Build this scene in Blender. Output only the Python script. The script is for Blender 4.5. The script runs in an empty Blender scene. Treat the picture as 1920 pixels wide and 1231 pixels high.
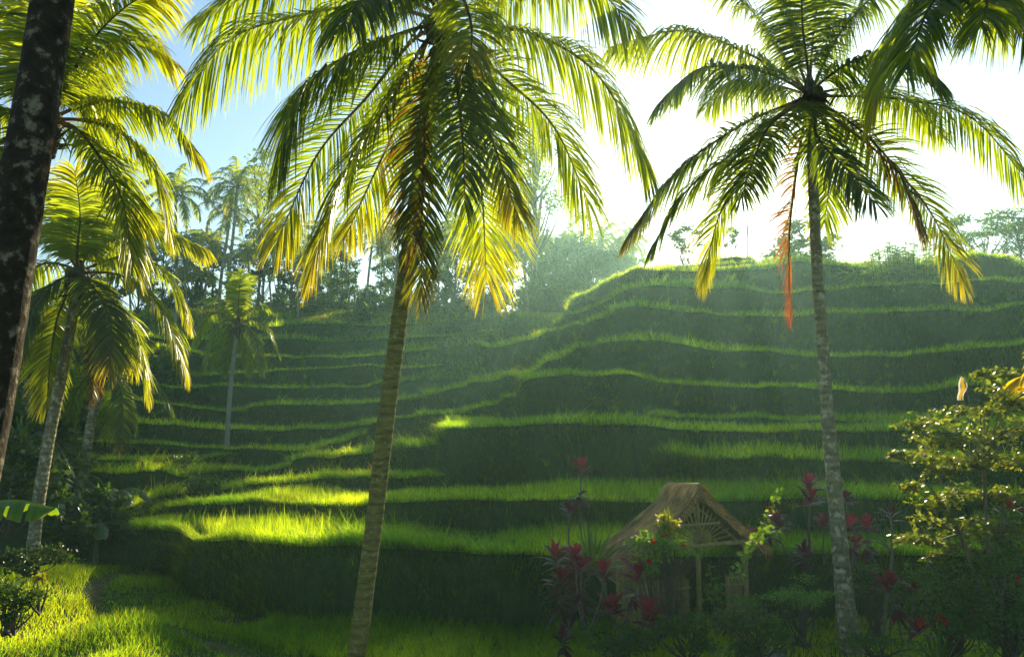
import bpy, math, random
import numpy as np

# ------------------------------------------------------------------ camera, sky, sun, exposure
scene = bpy.context.scene
C = scene.collection
F_PX, HOR, CZ = 1500.0, 790.0, 4.7
PITCH = math.atan((HOR - 615.5) / F_PX)
cam_data = bpy.data.cameras.new('camera')
cam_data.sensor_width = 36.0
cam_data.lens = F_PX / 1920.0 * 36.0
cam_data.clip_start = 0.1
cam_data.clip_end = 3000
cam = bpy.data.objects.new('camera', cam_data)
cam.location = (0, 0, CZ)
cam.rotation_euler = (math.pi / 2 + PITCH, 0, 0)
C.objects.link(cam)
scene.camera = cam

SUN_AZ, SUN_EL = math.radians(14.65), math.radians(17.9)
SUN_DIR = np.array([math.sin(SUN_AZ) * math.cos(SUN_EL), math.cos(SUN_AZ) * math.cos(SUN_EL), math.sin(SUN_EL)])
world = bpy.data.worlds.new('World')
scene.world = world
world.use_nodes = True
wn = world.node_tree
wn.nodes.clear()
sky = wn.nodes.new('ShaderNodeTexSky')
sky.sky_type = 'NISHITA'
sky.sun_disc = False
sky.sun_elevation = SUN_EL
sky.sun_rotation = SUN_AZ
sky.air_density = 1.0
sky.dust_density = 0.3
sky.ozone_density = 1.6
bg = wn.nodes.new('ShaderNodeBackground')
bg.inputs['Strength'].default_value = 0.092
wo = wn.nodes.new('ShaderNodeOutputWorld')
wn.links.new(sky.outputs[0], bg.inputs[0])
wn.links.new(bg.outputs[0], wo.inputs[0])

sun_data = bpy.data.lights.new('sun', 'SUN')
sun_data.energy = 5.0
sun_data.angle = math.radians(0.5)
sun_data.color = (1.0, 0.86, 0.55)
sun = bpy.data.objects.new('sun', sun_data)
from mathutils import Vector
sun.rotation_euler = Vector((-SUN_DIR[0], -SUN_DIR[1], -SUN_DIR[2])).to_track_quat('-Z', 'Y').to_euler()
sun.location = (30, 60, 60)
C.objects.link(sun)

scene.view_settings.view_transform = 'Standard'
scene.view_settings.look = 'None'
scene.view_settings.exposure = 1.1
scene.view_settings.gamma = 1.0
scene.cycles.use_denoising = True
scene.cycles.max_bounces = 6
scene.cycles.diffuse_bounces = 3
scene.cycles.glossy_bounces = 2
scene.cycles.transmission_bounces = 4
scene.cycles.volume_bounces = 0
scene.cycles.sample_clamp_indirect = 6.0

rng = np.random.default_rng(7)
random.seed(7)
CAM = np.array([0.0, 0.0, CZ])
UP = np.array([0.0, 0.0, 1.0])

def at(px, py, Y):
    """world point seen at photo pixel px,py at forward distance Y"""
    u = (px - 960.0) / F_PX
    v = (615.5 - py) / F_PX
    cp, sp = math.cos(PITCH), math.sin(PITCH)
    dy, dz = cp - v * sp, v * cp + sp
    return np.array([u / dy * Y, Y, CZ + dz / dy * Y])

def nrm(v):
    v = np.asarray(v, float)
    return v / np.maximum(np.linalg.norm(v, axis=-1, keepdims=True), 1e-9)

# ------------------------------------------------------------------ noise helpers
_NR = np.random.default_rng(99)
_ND = nrm(_NR.normal(size=(3, 9, 3)))
_NP = _NR.uniform(0, 6.28, size=(3, 9))
def noise(p, scale=1.0, octaves=3):
    p = np.asarray(p, float) / scale
    out = np.zeros(p.shape[:-1])
    amp = 1.0
    for o in range(octaves):
        f = 2.0 ** o * 2.2
        for k in range(9):
            out = out + amp * np.sin(f * (p @ _ND[o, k]) * (0.7 + 0.08 * k) + _NP[o, k]) / 4.0
        amp *= 0.5
    return out

def catmull(P, n):
    P = np.asarray(P, float)
    if len(P) == 2:
        t = np.linspace(0, 1, n)[:, None]
        return P[0] * (1 - t) + P[1] * t
    Q = np.vstack([2 * P[0] - P[1], P, 2 * P[-1] - P[-2]])
    seg = np.linalg.norm(np.diff(P, axis=0), axis=1)
    cum = np.concatenate([[0], np.cumsum(seg)])
    ts = np.linspace(0, cum[-1], n)
    idx = np.clip(np.searchsorted(cum, ts, side='right') - 1, 0, len(P) - 2)
    u = ((ts - cum[idx]) / np.maximum(seg[idx], 1e-9))[:, None]
    p0, p1, p2, p3 = Q[idx], Q[idx + 1], Q[idx + 2], Q[idx + 3]
    return 0.5 * ((2 * p1) + (-p0 + p2) * u + (2 * p0 - 5 * p1 + 4 * p2 - p3) * u ** 2 + (-p0 + 3 * p1 - 3 * p2 + p3) * u ** 3)

# ------------------------------------------------------------------ mesh accumulation
class MB:
    def __init__(s):
        s.V, s.F, s.K, s.n = [], [], [], 0
    def add(s, V, F, col):
        V = np.asarray(V, float).reshape(-1, 3)
        F = np.asarray(F, int).reshape(-1, 4)
        col = np.asarray(col, float)
        if col.ndim == 1:
            col = np.tile(col, (len(V), 1))
        s.V.append(V); s.F.append(F + s.n); s.K.append(col.reshape(-1, 3)); s.n += len(V)
        return s
    def strips(s, ctr, side, hw, col):
        """ctr (N,K,3) side (N,K,3) unit, hw (N,K), col (N,3) or (N,K,3)"""
        N, K = ctr.shape[:2]
        if N == 0: return s
        L = ctr - side * hw[..., None]
        R = ctr + side * hw[..., None]
        V = np.stack([L, R], axis=2).reshape(N, K * 2, 3)
        b = (np.arange(N) * K * 2)[:, None]
        k = np.arange(K - 1)[None, :] * 2
        F = np.stack([b + k, b + k + 1, b + k + 3, b + k + 2], axis=-1).reshape(-1, 4)
        col = np.asarray(col, float)
        if col.ndim == 2:
            col = np.repeat(col[:, None, :], K, axis=1)
        cc = np.repeat(col[:, :, None, :], 2, axis=2).reshape(-1, 3)
        return s.add(V.reshape(-1, 3), F, cc)
    def tube(s, P, r, n=8, col=(0.2, 0.2, 0.2), cap=True):
        P = np.asarray(P, float)
        K = len(P)
        r = np.broadcast_to(np.asarray(r, float), (K,))
        T = nrm(np.gradient(P, axis=0))
        ref = np.array([0.0, 1.0, 0.0]) if abs(T[0][1]) < 0.8 else np.array([1.0, 0, 0])
        A = nrm(np.cross(T, ref)); B = np.cross(T, A)
        a = np.linspace(0, 2 * math.pi, n, endpoint=False)
        ring = P[:, None, :] + r[:, None, None] * (A[:, None, :] * np.cos(a)[None, :, None] + B[:, None, :] * np.sin(a)[None, :, None])
        V = ring.reshape(-1, 3)
        i = np.arange(n); j = (i + 1) % n
        F = np.concatenate([np.stack([k * n + i, k * n + j, (k + 1) * n + j, (k + 1) * n + i], axis=1) for k in range(K - 1)])
        col = np.asarray(col, float)
        if col.ndim == 2:
            col = np.repeat(col, n, axis=0)
            colV = col
        else:
            colV = np.tile(col, (len(V), 1))
        s.add(V, F, colV)
        if cap:
            for kk, fl in ((0, 1), (K - 1, 0)):
                c = P[kk] + T[kk] * (0.3 if not fl else -0.3) * r[kk]
                cv = np.vstack([ring[kk], c[None]])
                ff = np.stack([i, j, np.full(n, n), np.full(n, n)], axis=1)
                s.add(cv, ff, colV[0] if fl else colV[-1])
        return s
    def box(s, c, h, col, R=None):
        c = np.asarray(c, float); h = np.asarray(h, float)
        sg = np.array([[-1,-1,-1],[1,-1,-1],[1,1,-1],[-1,1,-1],[-1,-1,1],[1,-1,1],[1,1,1],[-1,1,1]], float) * h
        if R is not None: sg = sg @ np.asarray(R).T
        F = [[0,3,2,1],[4,5,6,7],[0,1,5,4],[1,2,6,5],[2,3,7,6],[3,0,4,7]]
        return s.add(sg + c, F, col)
    def build(s, name, mat, parent=None, smooth=False, loc=None):
        me = bpy.data.meshes.new(name)
        V = np.concatenate(s.V); F = np.concatenate(s.F); K = np.concatenate(s.K)
        if parent is not None:
            V = V - WORLD_LOC[parent.name]
        elif loc is not None:
            V = V - np.asarray(loc)
        tri = F[:, 2] == F[:, 3]
        tot = np.where(tri, 3, 4)
        loops = F.reshape(-1)
        keep = np.ones((len(F), 4), bool); keep[tri, 3] = False
        loops = F[keep]
        me.vertices.add(len(V)); me.vertices.foreach_set('co', V.astype(np.float32).reshape(-1))
        me.loops.add(len(loops)); me.loops.foreach_set('vertex_index', loops.astype(np.int32))
        me.polygons.add(len(F))
        starts = np.concatenate([[0], np.cumsum(tot)[:-1]]).astype(np.int32)
        me.polygons.foreach_set('loop_start', starts)
        me.update(calc_edges=True)
        if smooth:
            me.polygons.foreach_set('use_smooth', np.ones(len(F), bool))
        at_ = me.color_attributes.new('col', 'FLOAT_COLOR', 'POINT')
        at_.data.foreach_set('color', np.concatenate([K, np.ones((len(K), 1))], axis=1).astype(np.float32).reshape(-1))
        me.materials.append(mat)
        o = bpy.data.objects.new(name, me)
        C.objects.link(o)
        if parent is not None:
            o.parent = parent
            WORLD_LOC[o.name] = WORLD_LOC[parent.name]
        else:
            l = np.zeros(3) if loc is None else np.asarray(loc, float)
            o.location = l
            WORLD_LOC[o.name] = l
        return o
WORLD_LOC = {}

def empty(name, loc, label, cat, group=None):
    o = bpy.data.objects.new(name, None)
    C.objects.link(o)
    o.location = tuple(float(x) for x in loc)
    WORLD_LOC[o.name] = np.asarray(loc, float)
    return tag(o, label, cat, group)
def tag(o, label=None, cat=None, group=None, kind=None):
    if label: o['label'] = label
    if cat: o['category'] = cat
    if group: o['group'] = group
    if kind: o['kind'] = kind
    return o
def dup(o, loc, rot, sc, label=None, group=None):
    """copy a thing with copies of its parts and sub-parts"""
    def rec(src, par):
        c = src.copy(); C.objects.link(c)
        if par is not None: c.parent = par
        for ch in src.children: rec(ch, c)
        return c
    r = rec(o, None)
    r.location = tuple(float(x) for x in loc); r.rotation_euler = (0, 0, rot)
    r.scale = (sc, sc, sc) if np.isscalar(sc) else sc
    if label: r['label'] = label
    if group: r['group'] = group
    return r

# ------------------------------------------------------------------ materials
def new_mat(name):
    m = bpy.data.materials.new(name); m.use_nodes = True
    nt = m.node_tree; nt.nodes.clear()
    return m, nt, nt.nodes, nt.links
def leaf_mat(name, trans=0.5, tmul=(2.6, 2.2, 0.7), rough=0.45, spec=0.4, vary=0.25):
    m, nt, N, L = new_mat(name)
    out = N.new('ShaderNodeOutputMaterial')
    at_ = N.new('ShaderNodeAttribute'); at_.attribute_name = 'col'
    tc = N.new('ShaderNodeTexCoord')
    nz = N.new('ShaderNodeTexNoise'); nz.inputs['Scale'].default_value = 3.0; nz.inputs['Detail'].default_value = 3
    L.new(tc.outputs['Object'], nz.inputs['Vector'])
    mr = N.new('ShaderNodeMapRange'); mr.inputs[1].default_value = 0.3; mr.inputs[2].default_value = 0.7
    mr.inputs[3].default_value = 1 - vary; mr.inputs[4].default_value = 1 + vary
    L.new(nz.outputs[0], mr.inputs[0])
    vm = N.new('ShaderNodeVectorMath'); vm.operation = 'SCALE'
    L.new(at_.outputs['Color'], vm.inputs[0]); L.new(mr.outputs[0], vm.inputs['Scale'])
    pb = N.new('ShaderNodeBsdfPrincipled')
    pb.inputs['Roughness'].default_value = rough
    pb.inputs['Specular IOR Level'].default_value = spec
    L.new(vm.outputs[0], pb.inputs['Base Color'])
    tm = N.new('ShaderNodeVectorMath'); tm.operation = 'MULTIPLY'; tm.inputs[1].default_value = tmul
    L.new(vm.outputs[0], tm.inputs[0])
    tr = N.new('ShaderNodeBsdfTranslucent'); L.new(tm.outputs[0], tr.inputs[0])
    mx = N.new('ShaderNodeMixShader'); mx.inputs[0].default_value = trans
    L.new(pb.outputs[0], mx.inputs[1]); L.new(tr.outputs[0], mx.inputs[2])
    L.new(mx.outputs[0], out.inputs[0])
    return m
def solid_mat(name, c1, c2, scale=4.0, rough=0.9, bump=0.4, c3=None, lichen=0.0, lscale=3.0, ring=0.0, attr=False, spec=0.2, stretch=(1, 1, 1)):
    m, nt, N, L = new_mat(name)
    out = N.new('ShaderNodeOutputMaterial')
    pb = N.new('ShaderNodeBsdfPrincipled'); pb.inputs['Roughness'].default_value = rough
    pb.inputs['Specular IOR Level'].default_value = spec
    tc = N.new('ShaderNodeTexCoord')
    mp = N.new('ShaderNodeMapping'); mp.inputs['Scale'].default_value = stretch
    L.new(tc.outputs['Object'], mp.inputs[0])
    nz = N.new('ShaderNodeTexNoise'); nz.inputs['Scale'].default_value = scale; nz.inputs['Detail'].default_value = 7; nz.inputs['Roughness'].default_value = 0.65
    L.new(mp.outputs[0], nz.inputs['Vector'])
    cr = N.new('ShaderNodeValToRGB')
    cr.color_ramp.elements[0].position = 0.32; cr.color_ramp.elements[0].color = (*c1, 1)
    cr.color_ramp.elements[1].position = 0.68; cr.color_ramp.elements[1].color = (*c2, 1)
    L.new(nz.outputs[0], cr.inputs[0])
    colo = cr.outputs[0]
    hgt = nz.outputs[0]
    if attr:
        at_ = N.new('ShaderNodeAttribute'); at_.attribute_name = 'col'
        vm = N.new('ShaderNodeVectorMath'); vm.operation = 'MULTIPLY'
        L.new(colo, vm.inputs[0]); L.new(at_.outputs['Color'], vm.inputs[1]); colo = vm.outputs[0]
    if lichen > 0:
        n2 = N.new('ShaderNodeTexNoise'); n2.inputs['Scale'].default_value = lscale; n2.inputs['Detail'].default_value = 8; n2.inputs['Roughness'].default_value = 0.6
        L.new(tc.outputs['Object'], n2.inputs['Vector'])
        r2 = N.new('ShaderNodeValToRGB'); r2.color_ramp.elements[0].position = 1 - lichen; r2.color_ramp.elements[1].position = min(1.0, 1 - lichen + 0.11)
        L.new(n2.outputs[0], r2.inputs[0])
        mx = N.new('ShaderNodeMix'); mx.data_type = 'RGBA'
        L.new(r2.outputs[0], mx.inputs['Factor']); L.new(colo, mx.inputs['A']); mx.inputs['B'].default_value = (*c3, 1)
        colo = mx.outputs['Result']
    L.new(colo, pb.inputs['Base Color'])
    bp = N.new('ShaderNodeBump'); bp.inputs['Strength'].default_value = bump; bp.inputs['Distance'].default_value = 0.04
    if ring > 0:
        wv = N.new('ShaderNodeTexWave'); wv.wave_type = 'BANDS'; wv.bands_direction = 'Z'
        wv.inputs['Scale'].default_value = ring; wv.inputs['Distortion'].default_value = 2.2; wv.inputs['Detail'].default_value = 3; wv.inputs['Detail Scale'].default_value = 1.5
        L.new(tc.outputs['Object'], wv.inputs['Vector'])
        ad = N.new('ShaderNodeMath'); ad.operation = 'MULTIPLY_ADD'; ad.inputs[1].default_value = 0.7
        L.new(wv.outputs['Fac'], ad.inputs[0]); L.new(nz.outputs[0], ad.inputs[2]); hgt = ad.outputs[0]
    L.new(hgt, bp.inputs['Height']); L.new(bp.outputs[0], pb.inputs['Normal'])
    L.new(pb.outputs[0], out.inputs[0])
    return m

M_GRASS = leaf_mat('grass_blades', 0.65, (7.8, 3.9, 0.3), 0.5, 0.3, 0.25)
M_FROND = leaf_mat('palm_frond', 0.64, (8.2, 5.2, 0.4), 0.38, 0.5, 0.15)
M_LEAF = leaf_mat('broad_leaf', 0.5, (3.6, 2.9, 0.5), 0.4, 0.5, 0.25)
M_TI = leaf_mat('ti_leaf', 0.45, (2.2, 1.3, 1.2), 0.35, 0.5, 0.25)
M_GLOSS = leaf_mat('glossy_leaf', 0.5, (3.6, 3.4, 0.5), 0.38, 0.5, 0.2)
M_GROUND = solid_mat('ground_turf', (0.022, 0.045, 0.010), (0.05, 0.085, 0.018), 2.5, 1.0, 0.6)
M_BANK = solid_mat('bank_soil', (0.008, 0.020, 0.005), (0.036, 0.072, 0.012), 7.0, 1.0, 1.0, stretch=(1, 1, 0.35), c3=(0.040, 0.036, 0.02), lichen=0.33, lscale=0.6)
M_TRUNK = solid_mat('coconut_bark', (0.10, 0.082, 0.046), (0.30, 0.255, 0.145), 5, 0.9, 0.7, c3=(0.50, 0.47, 0.30), lichen=0.48, lscale=7, ring=2.2)
M_TRUNKY = solid_mat('mossy_coconut_bark', (0.10, 0.085, 0.020), (0.30, 0.255, 0.065), 6, 0.9, 0.9, c3=(0.38, 0.36, 0.19), lichen=0.42, lscale=10, ring=2.2, stretch=(1,1,3.5))
M_DARKTRUNK = solid_mat('old_bark', (0.018, 0.013, 0.008), (0.06, 0.042, 0.022), 9, 0.95, 1.0, c3=(0.24, 0.21, 0.13), lichen=0.45, lscale=9)
M_BARK = solid_mat('grey_bark', (0.05, 0.045, 0.03), (0.14, 0.12, 0.08), 5, 0.95, 0.6)

# ------------------------------------------------------------------ base terrain
def sstep(a, b, x):
    t = np.clip((x - a) / (b - a), 0, 1)
    return t * t * (3 - 2 * t)
def base_h(x, y):
    x = np.asarray(x, float); y = np.asarray(y, float)
    bowl = np.interp(y, [-400, -6, 8, 26.5, 30, 40, 50, 58, 64, 70, 80, 88, 100, 140, 400, 800], [2.5, 2.5, 0, 0, 0.8, 2.2, 4.4, 6.3, 8.6, 11.0, 14.8, 16.6, 17.2, 15, 4, 0])
    spur = np.interp(y, [-400, -6, 8, 21, 27, 31, 35, 40, 45, 50, 56, 70, 90, 140, 400, 800], [2.5, 2.5, 0, 0, 0.9, 2.8, 4.0, 5.6, 7.6, 9.8, 12.4, 14.6, 15.0, 11, 3, 0])
    edge = np.interp(y, [20, 64, 90, 140], [-3.0, 4.0, 14.0, 22.0])
    w = sstep(-2.5, 4.5, x - edge)
    h = bowl * (1 - w) + spur * w
    near = sstep(30, 20, y)
    h = h + (1 - near) * noise(np.stack([x, y, 0 * x], -1), 14.0, 2) * 0.35
    # grassy mound and bund at the left front
    bund = np.exp(-((x + 7.2 + 0.35 * (y - 15)) / 1.7) ** 2) * sstep(20.5, 17.5, y) * 0.45
    lft = sstep(-8.6, -13, x) * sstep(30, 18, y) * 0.9
    h = h + bund + lft
    h = h + near * noise(np.stack([x, y, 0 * x], -1), 2.5, 3) * 0.05
    return h
def axis(parts):
    out = []
    for a, b, st in parts:
        out.append(np.arange(a, b, st))
    return np.concatenate(out)
gx = axis([(-600, -80, 40), (-80, -26, 3), (-26, 26, 0.4), (26, 80, 3), (80, 640, 40)])
gy = axis([(-400, -20, 30), (-20, 6, 2), (6, 30, 0.3), (30, 110, 1.0), (110, 200, 6), (200, 840, 40)])
GX, GY = np.meshgrid(gx, gy)
GZ = base_h(GX, GY)
nx, ny = len(gx), len(gy)
idx = np.arange(nx * ny).reshape(ny, nx)
gF = np.stack([idx[:-1, :-1], idx[:-1, 1:], idx[1:, 1:], idx[1:, :-1]], -1).reshape(-1, 4)
g = MB().add(np.stack([GX, GY, GZ], -1).reshape(-1, 3), gF, (1, 1, 1)).build('ground', M_GROUND, smooth=True)
tag(g, kind='structure')

# ------------------------------------------------------------------ grass
GR = MB()       # near grass
GF = MB()       # far grass
def grass_col(P, bright=1.0, dry=0.03):
    n = len(P)
    t = np.clip(0.5 + 0.5 * noise(P, 2.2, 2) + rng.normal(0, 0.25, n), 0, 1)[:, None]
    c = (1 - t) * np.array([0.036, 0.130, 0.018]) + t * np.array([0.105, 0.235, 0.025])
    d = rng.random(n) < dry
    c[d] = np.array([0.065, 0.062, 0.02])
    return c * bright * rng.uniform(0.55, 1.35, (n, 1))
def blades(mb, P, h, lean=None, leanamt=0.3, w=0.006, curve=0.5, col=None):
    n = len(P)
    if n == 0: return
    a = rng.uniform(0, 2 * math.pi, n)
    rl = np.stack([np.cos(a), np.sin(a), 0 * a], -1)
    ld = rl if lean is None else nrm(rl * 0.7 + lean)
    amt = np.abs(rng.normal(leanamt, leanamt * 0.5, n))
    h = h * rng.uniform(0.55, 1.25, n)
    K = 3
    u = np.linspace(0, 1, K)
    ctr = P[:, None, :] + UP * (h[:, None] * u * (1 - 0.25 * curve * amt[:, None] * u))[..., None] + ld[:, None, :] * (h[:, None] * amt[:, None] * (u * (1 - curve) + curve * u ** 2 * 1.6))[..., None]
    b = rng.uniform(0, 2 * math.pi, n)
    sd = np.stack([np.cos(b), np.sin(b) * 0.6, 0 * b], -1)
    hw = np.asarray(w) * np.ones(n)
    hw = hw[:, None] * np.array([1.0, 0.8, 0.08])[None]
    mb.strips(ctr, np.repeat(nrm(sd)[:, None, :], K, 1), hw, col if col is not None else grass_col(P))

def terrace(name, pts, H, W, batter=0.15, fringe=1.0, tread=0.6, tread_h=0.22, fr_h=0.22, wallg=1.0, step=0.14, zs=0.0, wave=None):
    if pts[-1][0] > 1940:                       # carry the bank on well past the frame
        lp = pts[-1]; pts = list(pts) + [(lp[0] + 260, lp[1] + 4, lp[2] * 1.01), (lp[0] + 620, lp[1] + 2, lp[2] * 1.03)]
    P = np.array([at(*p) for p in pts])
    wave = (0.06 if P[:, 1].mean() < 26 else 0.13) if wave is None else wave
    L = np.linalg.norm(np.diff(P, axis=0), axis=1).sum()
    Ymean = P[:, 1].mean()
    st = step * max(1, Ymean / 28)
    n = int(L / st) + 2
    lip = catmull(P, n)
    T = np.gradient(lip, axis=0); T[:, 2] = 0; T = nrm(T)
    # smooth tangents
    k = max(3, int(0.5 / st) | 1)
    ker = np.ones(k) / k
    Tp = np.vstack([np.repeat(T[:1], k // 2, 0), T, np.repeat(T[-1:], k // 2, 0)])
    T = nrm(np.stack([np.convolve(Tp[:, i], ker, 'valid') for i in range(3)], -1))
    out = np.stack([T[:, 1], -T[:, 0], 0 * T[:, 0]], -1)
    lip = lip + out * (noise(lip, 1.6, 3) * wave)[:, None] + UP * (noise(lip + 7, 1.1, 3) * wave * 0.5)[:, None]
    back = nrm(-out + np.array([0, 0.8, 0]))
    rows = []
    for w in [W, W * 0.6, W * 0.3, 1.0, 0.5, 0.22]:
        p = lip + back * w
        rows.append(p + UP * (0.012 * w * 0 + 0.02 * noise(p, 1.2, 2) - 0.03)[:, None])
    Hn = H if not np.isscalar(H) else np.full(n, H)
    if not np.isscalar(H):
        Hn = np.interp(np.linspace(0, 1, n), np.linspace(0, 1, len(H)), H)
    nr = 9
    for i in range(nr):
        f = i / (nr - 1)
        rd = 0.10 * min(1, f * 4)
        p = lip + out * (f * Hn * batter + rd - 0.05)[:, None] - UP * (f * Hn + (0.0 if i else 0))[:, None]
        d = (noise(p * np.array([1, 1, 1.4]), 1.0, 3) * 0.09 + noise(p, 3.0, 2) * 0.08) * min(1.0, f * 3)
        rows.append(p + out * d[:, None])
    R = len(rows)
    V = np.stack(rows, 0)
    ii = np.arange(R * n).reshape(R, n)
    F = np.stack([ii[:-1, :-1], ii[1:, :-1], ii[1:, 1:], ii[:-1, 1:]], -1).reshape(-1, 4)
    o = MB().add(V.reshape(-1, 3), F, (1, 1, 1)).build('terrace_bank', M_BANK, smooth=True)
    tag(o, kind='structure')
    mb = GR if Ymean < 26 else GF
    sc = max(0.75, Ymean / 24.0)            # blades get coarser and sparser with distance
    def sample(m):
        t = rng.uniform(0, n - 1.001, m); i = t.astype(int); f = (t - i)[:, None]
        return (lip[i] * (1 - f) + lip[i + 1] * f), out[i], back[i], Hn[i]
    # fringe on the lip
    m = int(L * 190 * fringe / sc ** 1.2)
    p, o_, b_, hh = sample(m)
    off = rng.normal(0.06, 0.10, m)
    p = p + b_ * np.maximum(off, -0.06)[:, None] - UP * 0.05
    patch = np.clip(1.0 + 0.5 * noise(p, 3.0, 2), 0.5, 1.7)
    fr_ = np.where(rng.random(m) < 0.06, 1.7, 1.0)
    blades(mb, p, fr_h * (1.25 if Ymean > 26 else 1.0) * patch * fr_, o_ * 0.5, 0.5, 0.0075 * sc, 0.7, grass_col(p, 1.3))
    # tread: upright rice
    if tread > 0:
        m = int(L * tread * 210 / sc ** 1.5)
        p, o_, b_, hh = sample(m)
        p = p + b_ * (rng.uniform(0.1, 1.0, m) * tread)[:, None] - UP * 0.05
        patch = np.clip(1.0 + 0.45 * noise(p + 3, 4.0, 2), 0.45, 1.6)
        blades(mb, p, tread_h * patch * np.where(rng.random(m) < 0.05, 1.5, 1.0), None, 0.2, 0.0078 * sc, 0.5, grass_col(p, 1.2))
    # wall: tufts, hanging and upright
    if wallg > 0:
        m = int(L * Hn.mean() * 280 * wallg / sc ** 1.5)
        p, o_, b_, hh = sample(m)
        f = rng.random(m) ** 1.25
        p = p + o_ * (f * hh * batter + 0.07)[:, None] - UP * (f * hh)[:, None]
        dens = noise(p, 0.9, 3)
        keep = dens + rng.normal(0, 0.5, m) > -0.4
        p, o_, f = p[keep], o_[keep], f[keep]
        patch = np.clip(1.0 + 0.6 * noise(p, 1.4, 2), 0.4, 1.8)
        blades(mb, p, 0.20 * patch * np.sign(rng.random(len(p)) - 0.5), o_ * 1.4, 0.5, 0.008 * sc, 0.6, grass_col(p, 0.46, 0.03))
    # bigger weedy tufts arching out of the bank
    nt_ = int(L * Hn.mean() * 0.55)
    if nt_ > 0 and wallg > 0:
        q, o_, b_, hh = sample(nt_)
        f = rng.random(nt_) ** 0.8
        q = q + o_ * (f * hh * batter + 0.08)[:, None] - UP * (f * hh)[:, None]
        kb = rng.integers(10, 34, nt_)
        q = np.repeat(q, kb, 0); oo = np.repeat(o_, kb, 0); sz = np.repeat(rng.uniform(0.18, 0.5, nt_), kb)
        q = q + rng.normal(0, 0.05, (len(q), 3)) * np.array([1, 1, .6])
        blades(mb, q, sz, oo * 1.0, 0.75, 0.0075 * sc, 0.8, grass_col(q, 0.72, 0.08))
    return lip

# lips traced along the hill, each point (photo x, photo y, distance)
terrace('ridge', [(1058,600,72),(1062,592,66),(1075,566,62),(1100,552,59),(1130,532,57),(1160,517,55.5),(1190,507,55),(1240,505,54.5),(1310,507,54.5),(1380,506,54.5),(1440,500,54.5),(1500,493,54.5),(1575,497,54.5),(1620,500,54),(1700,497,54),(1780,490,53),(1835,478,52.5),(1880,486,53),(1915,500,55),(1990,520,57)],
        3.2, 9, 0.25, 2.2, 1.2, 0.24, 0.34)
terrace('ridge_back', [(1225,503,60),(1250,500,58.5),(1300,497,58),(1370,494,58),(1430,489,58),(1460,483,59),(1560,492,59),(1640,494,59)], 1.0, 8, 0.3, 1.0, 1.0, 0.2, 0.25)
terrace('ridge_bump', [(1325,490,64),(1340,486,62),(1370,483,61.5),(1400,485,61.5),(1412,490,63)], 0.9, 4, 0.3, 1.0, 0.8, 0.2, 0.25)
terrace('tier_eight', [(1015,630,72),(1028,618,68),(1040,607,63),(1063,592,58.5),(1095,583,55.5),(1130,567,53),(1160,551,51),(1185,540,49.7),(1220,534,48.8),(1265,534,48.6),(1310,541,48.8),(1380,540,49),(1440,547,49.2),(1480,547,49.2),(1550,541,49),(1650,535,48.8),(1740,532,48.5),(1800,527,48.3),(1860,524,48),(1960,525,48)],
        2.7, 7, 0.2, 1.3, 0.7, 0.2, 0.25)
terrace('tier_seven', [(60,630,54),(220,646,55),(345,656,58),(400,668,58.5),(480,669,60),(600,668,62),(720,664,64.5),(790,657,67.5),(850,650,70.5),(895,646,71),(912,650,67),(922,651,63.5),(960,644,60),(1005,632,56),(1030,622,53.5),(1060,612,51),(1100,602,48.5),(1130,594,46.6),(1150,585,45),(1165,575,43.8),(1200,573,42.8),(1240,577,42.7),(1300,583,43),(1360,588,43.4),(1440,590,43.6),(1540,590,43.6),(1620,586,43.4),(1680,583,43.3),(1740,580,43.2),(1850,580,43),(1890,573,42.6),(1960,570,42.4)],
        2.7, 7, 0.2, 1.3, 0.7, 0.22, 0.28)
terrace('slope_tier', [(60,600,60),(220,622,62),(300,632,64),(420,637,66),(540,634,68),(640,640,69.5),(760,632,71),(860,628,73),(960,618,75.5),(1030,610,79)],
        1.8, 5, 0.35, 1.0, 0.7, 0.24, 0.28, wallg=1.3)
terrace('slope_tier_high', [(400,606,69),(480,612,70.5),(560,608,72),(640,606,73),(700,611,74.5),(820,603,77),(940,596,80),(1010,590,83)],
        1.6, 5, 0.4, 1.0, 0.7, 0.24, 0.28, wallg=1.3)
terrace('tier_mid_left', [(330,700,56.5),(380,704,57),(430,700,57.6),(520,693,58.3),(620,689,59.8),(700,685,61.3),(760,689,62.8),(830,684,65)],
        1.2, 5, 0.35, 1.1, 0.7, 0.24, 0.26, wallg=1.4)
terrace('tier_six_back', [(60,712,48),(150,712,49),(280,718,52),(330,727,54.5),(365,727,56),(400,722,55),(440,723,55),(580,727,56.5),(640,726,57.5),(690,723,58.5),(720,716,60),(770,713,62),(830,709,64),(890,698,66),(930,688,68)],
        2.2, 7, 0.25, 1.2, 0.7, 0.22, 0.25)
terrace('tier_six', [(828,728,66),(812,734,60),(799,741,54),(808,737,51.5),(840,729,50),(890,717,48),(960,703,45),(990,699,43.3),(1020,681,41.5),(1060,668,40.2),(1085,651,39),(1110,645,38.2),(1135,640,37.6),(1180,637,37.2),(1240,640,37),(1285,645,37.2),(1345,655,37.7),(1440,660,38),(1510,666,38.1),(1600,667,38),(1700,664,37.8),(1760,658,37.5),(1820,653,37.2),(1900,646,36.8),(1970,640,36.5)],
        2.1, 6, 0.2, 1.3, 0.8, 0.22, 0.26)
terrace('tier_five_back', [(60,730,42),(120,737,43.5),(200,745,45),(270,750,46.5),(330,758,48.5),(380,766,50.5),(430,770,52),(462,766,50.5),(472,759,48.5),(520,757,48.5),(580,759,49.5),(640,757,50.5),(715,752,52.5),(790,743,56),(850,736,59)],
        1.6, 6, 0.22, 1.2, 0.8, 0.22, 0.25)
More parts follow.
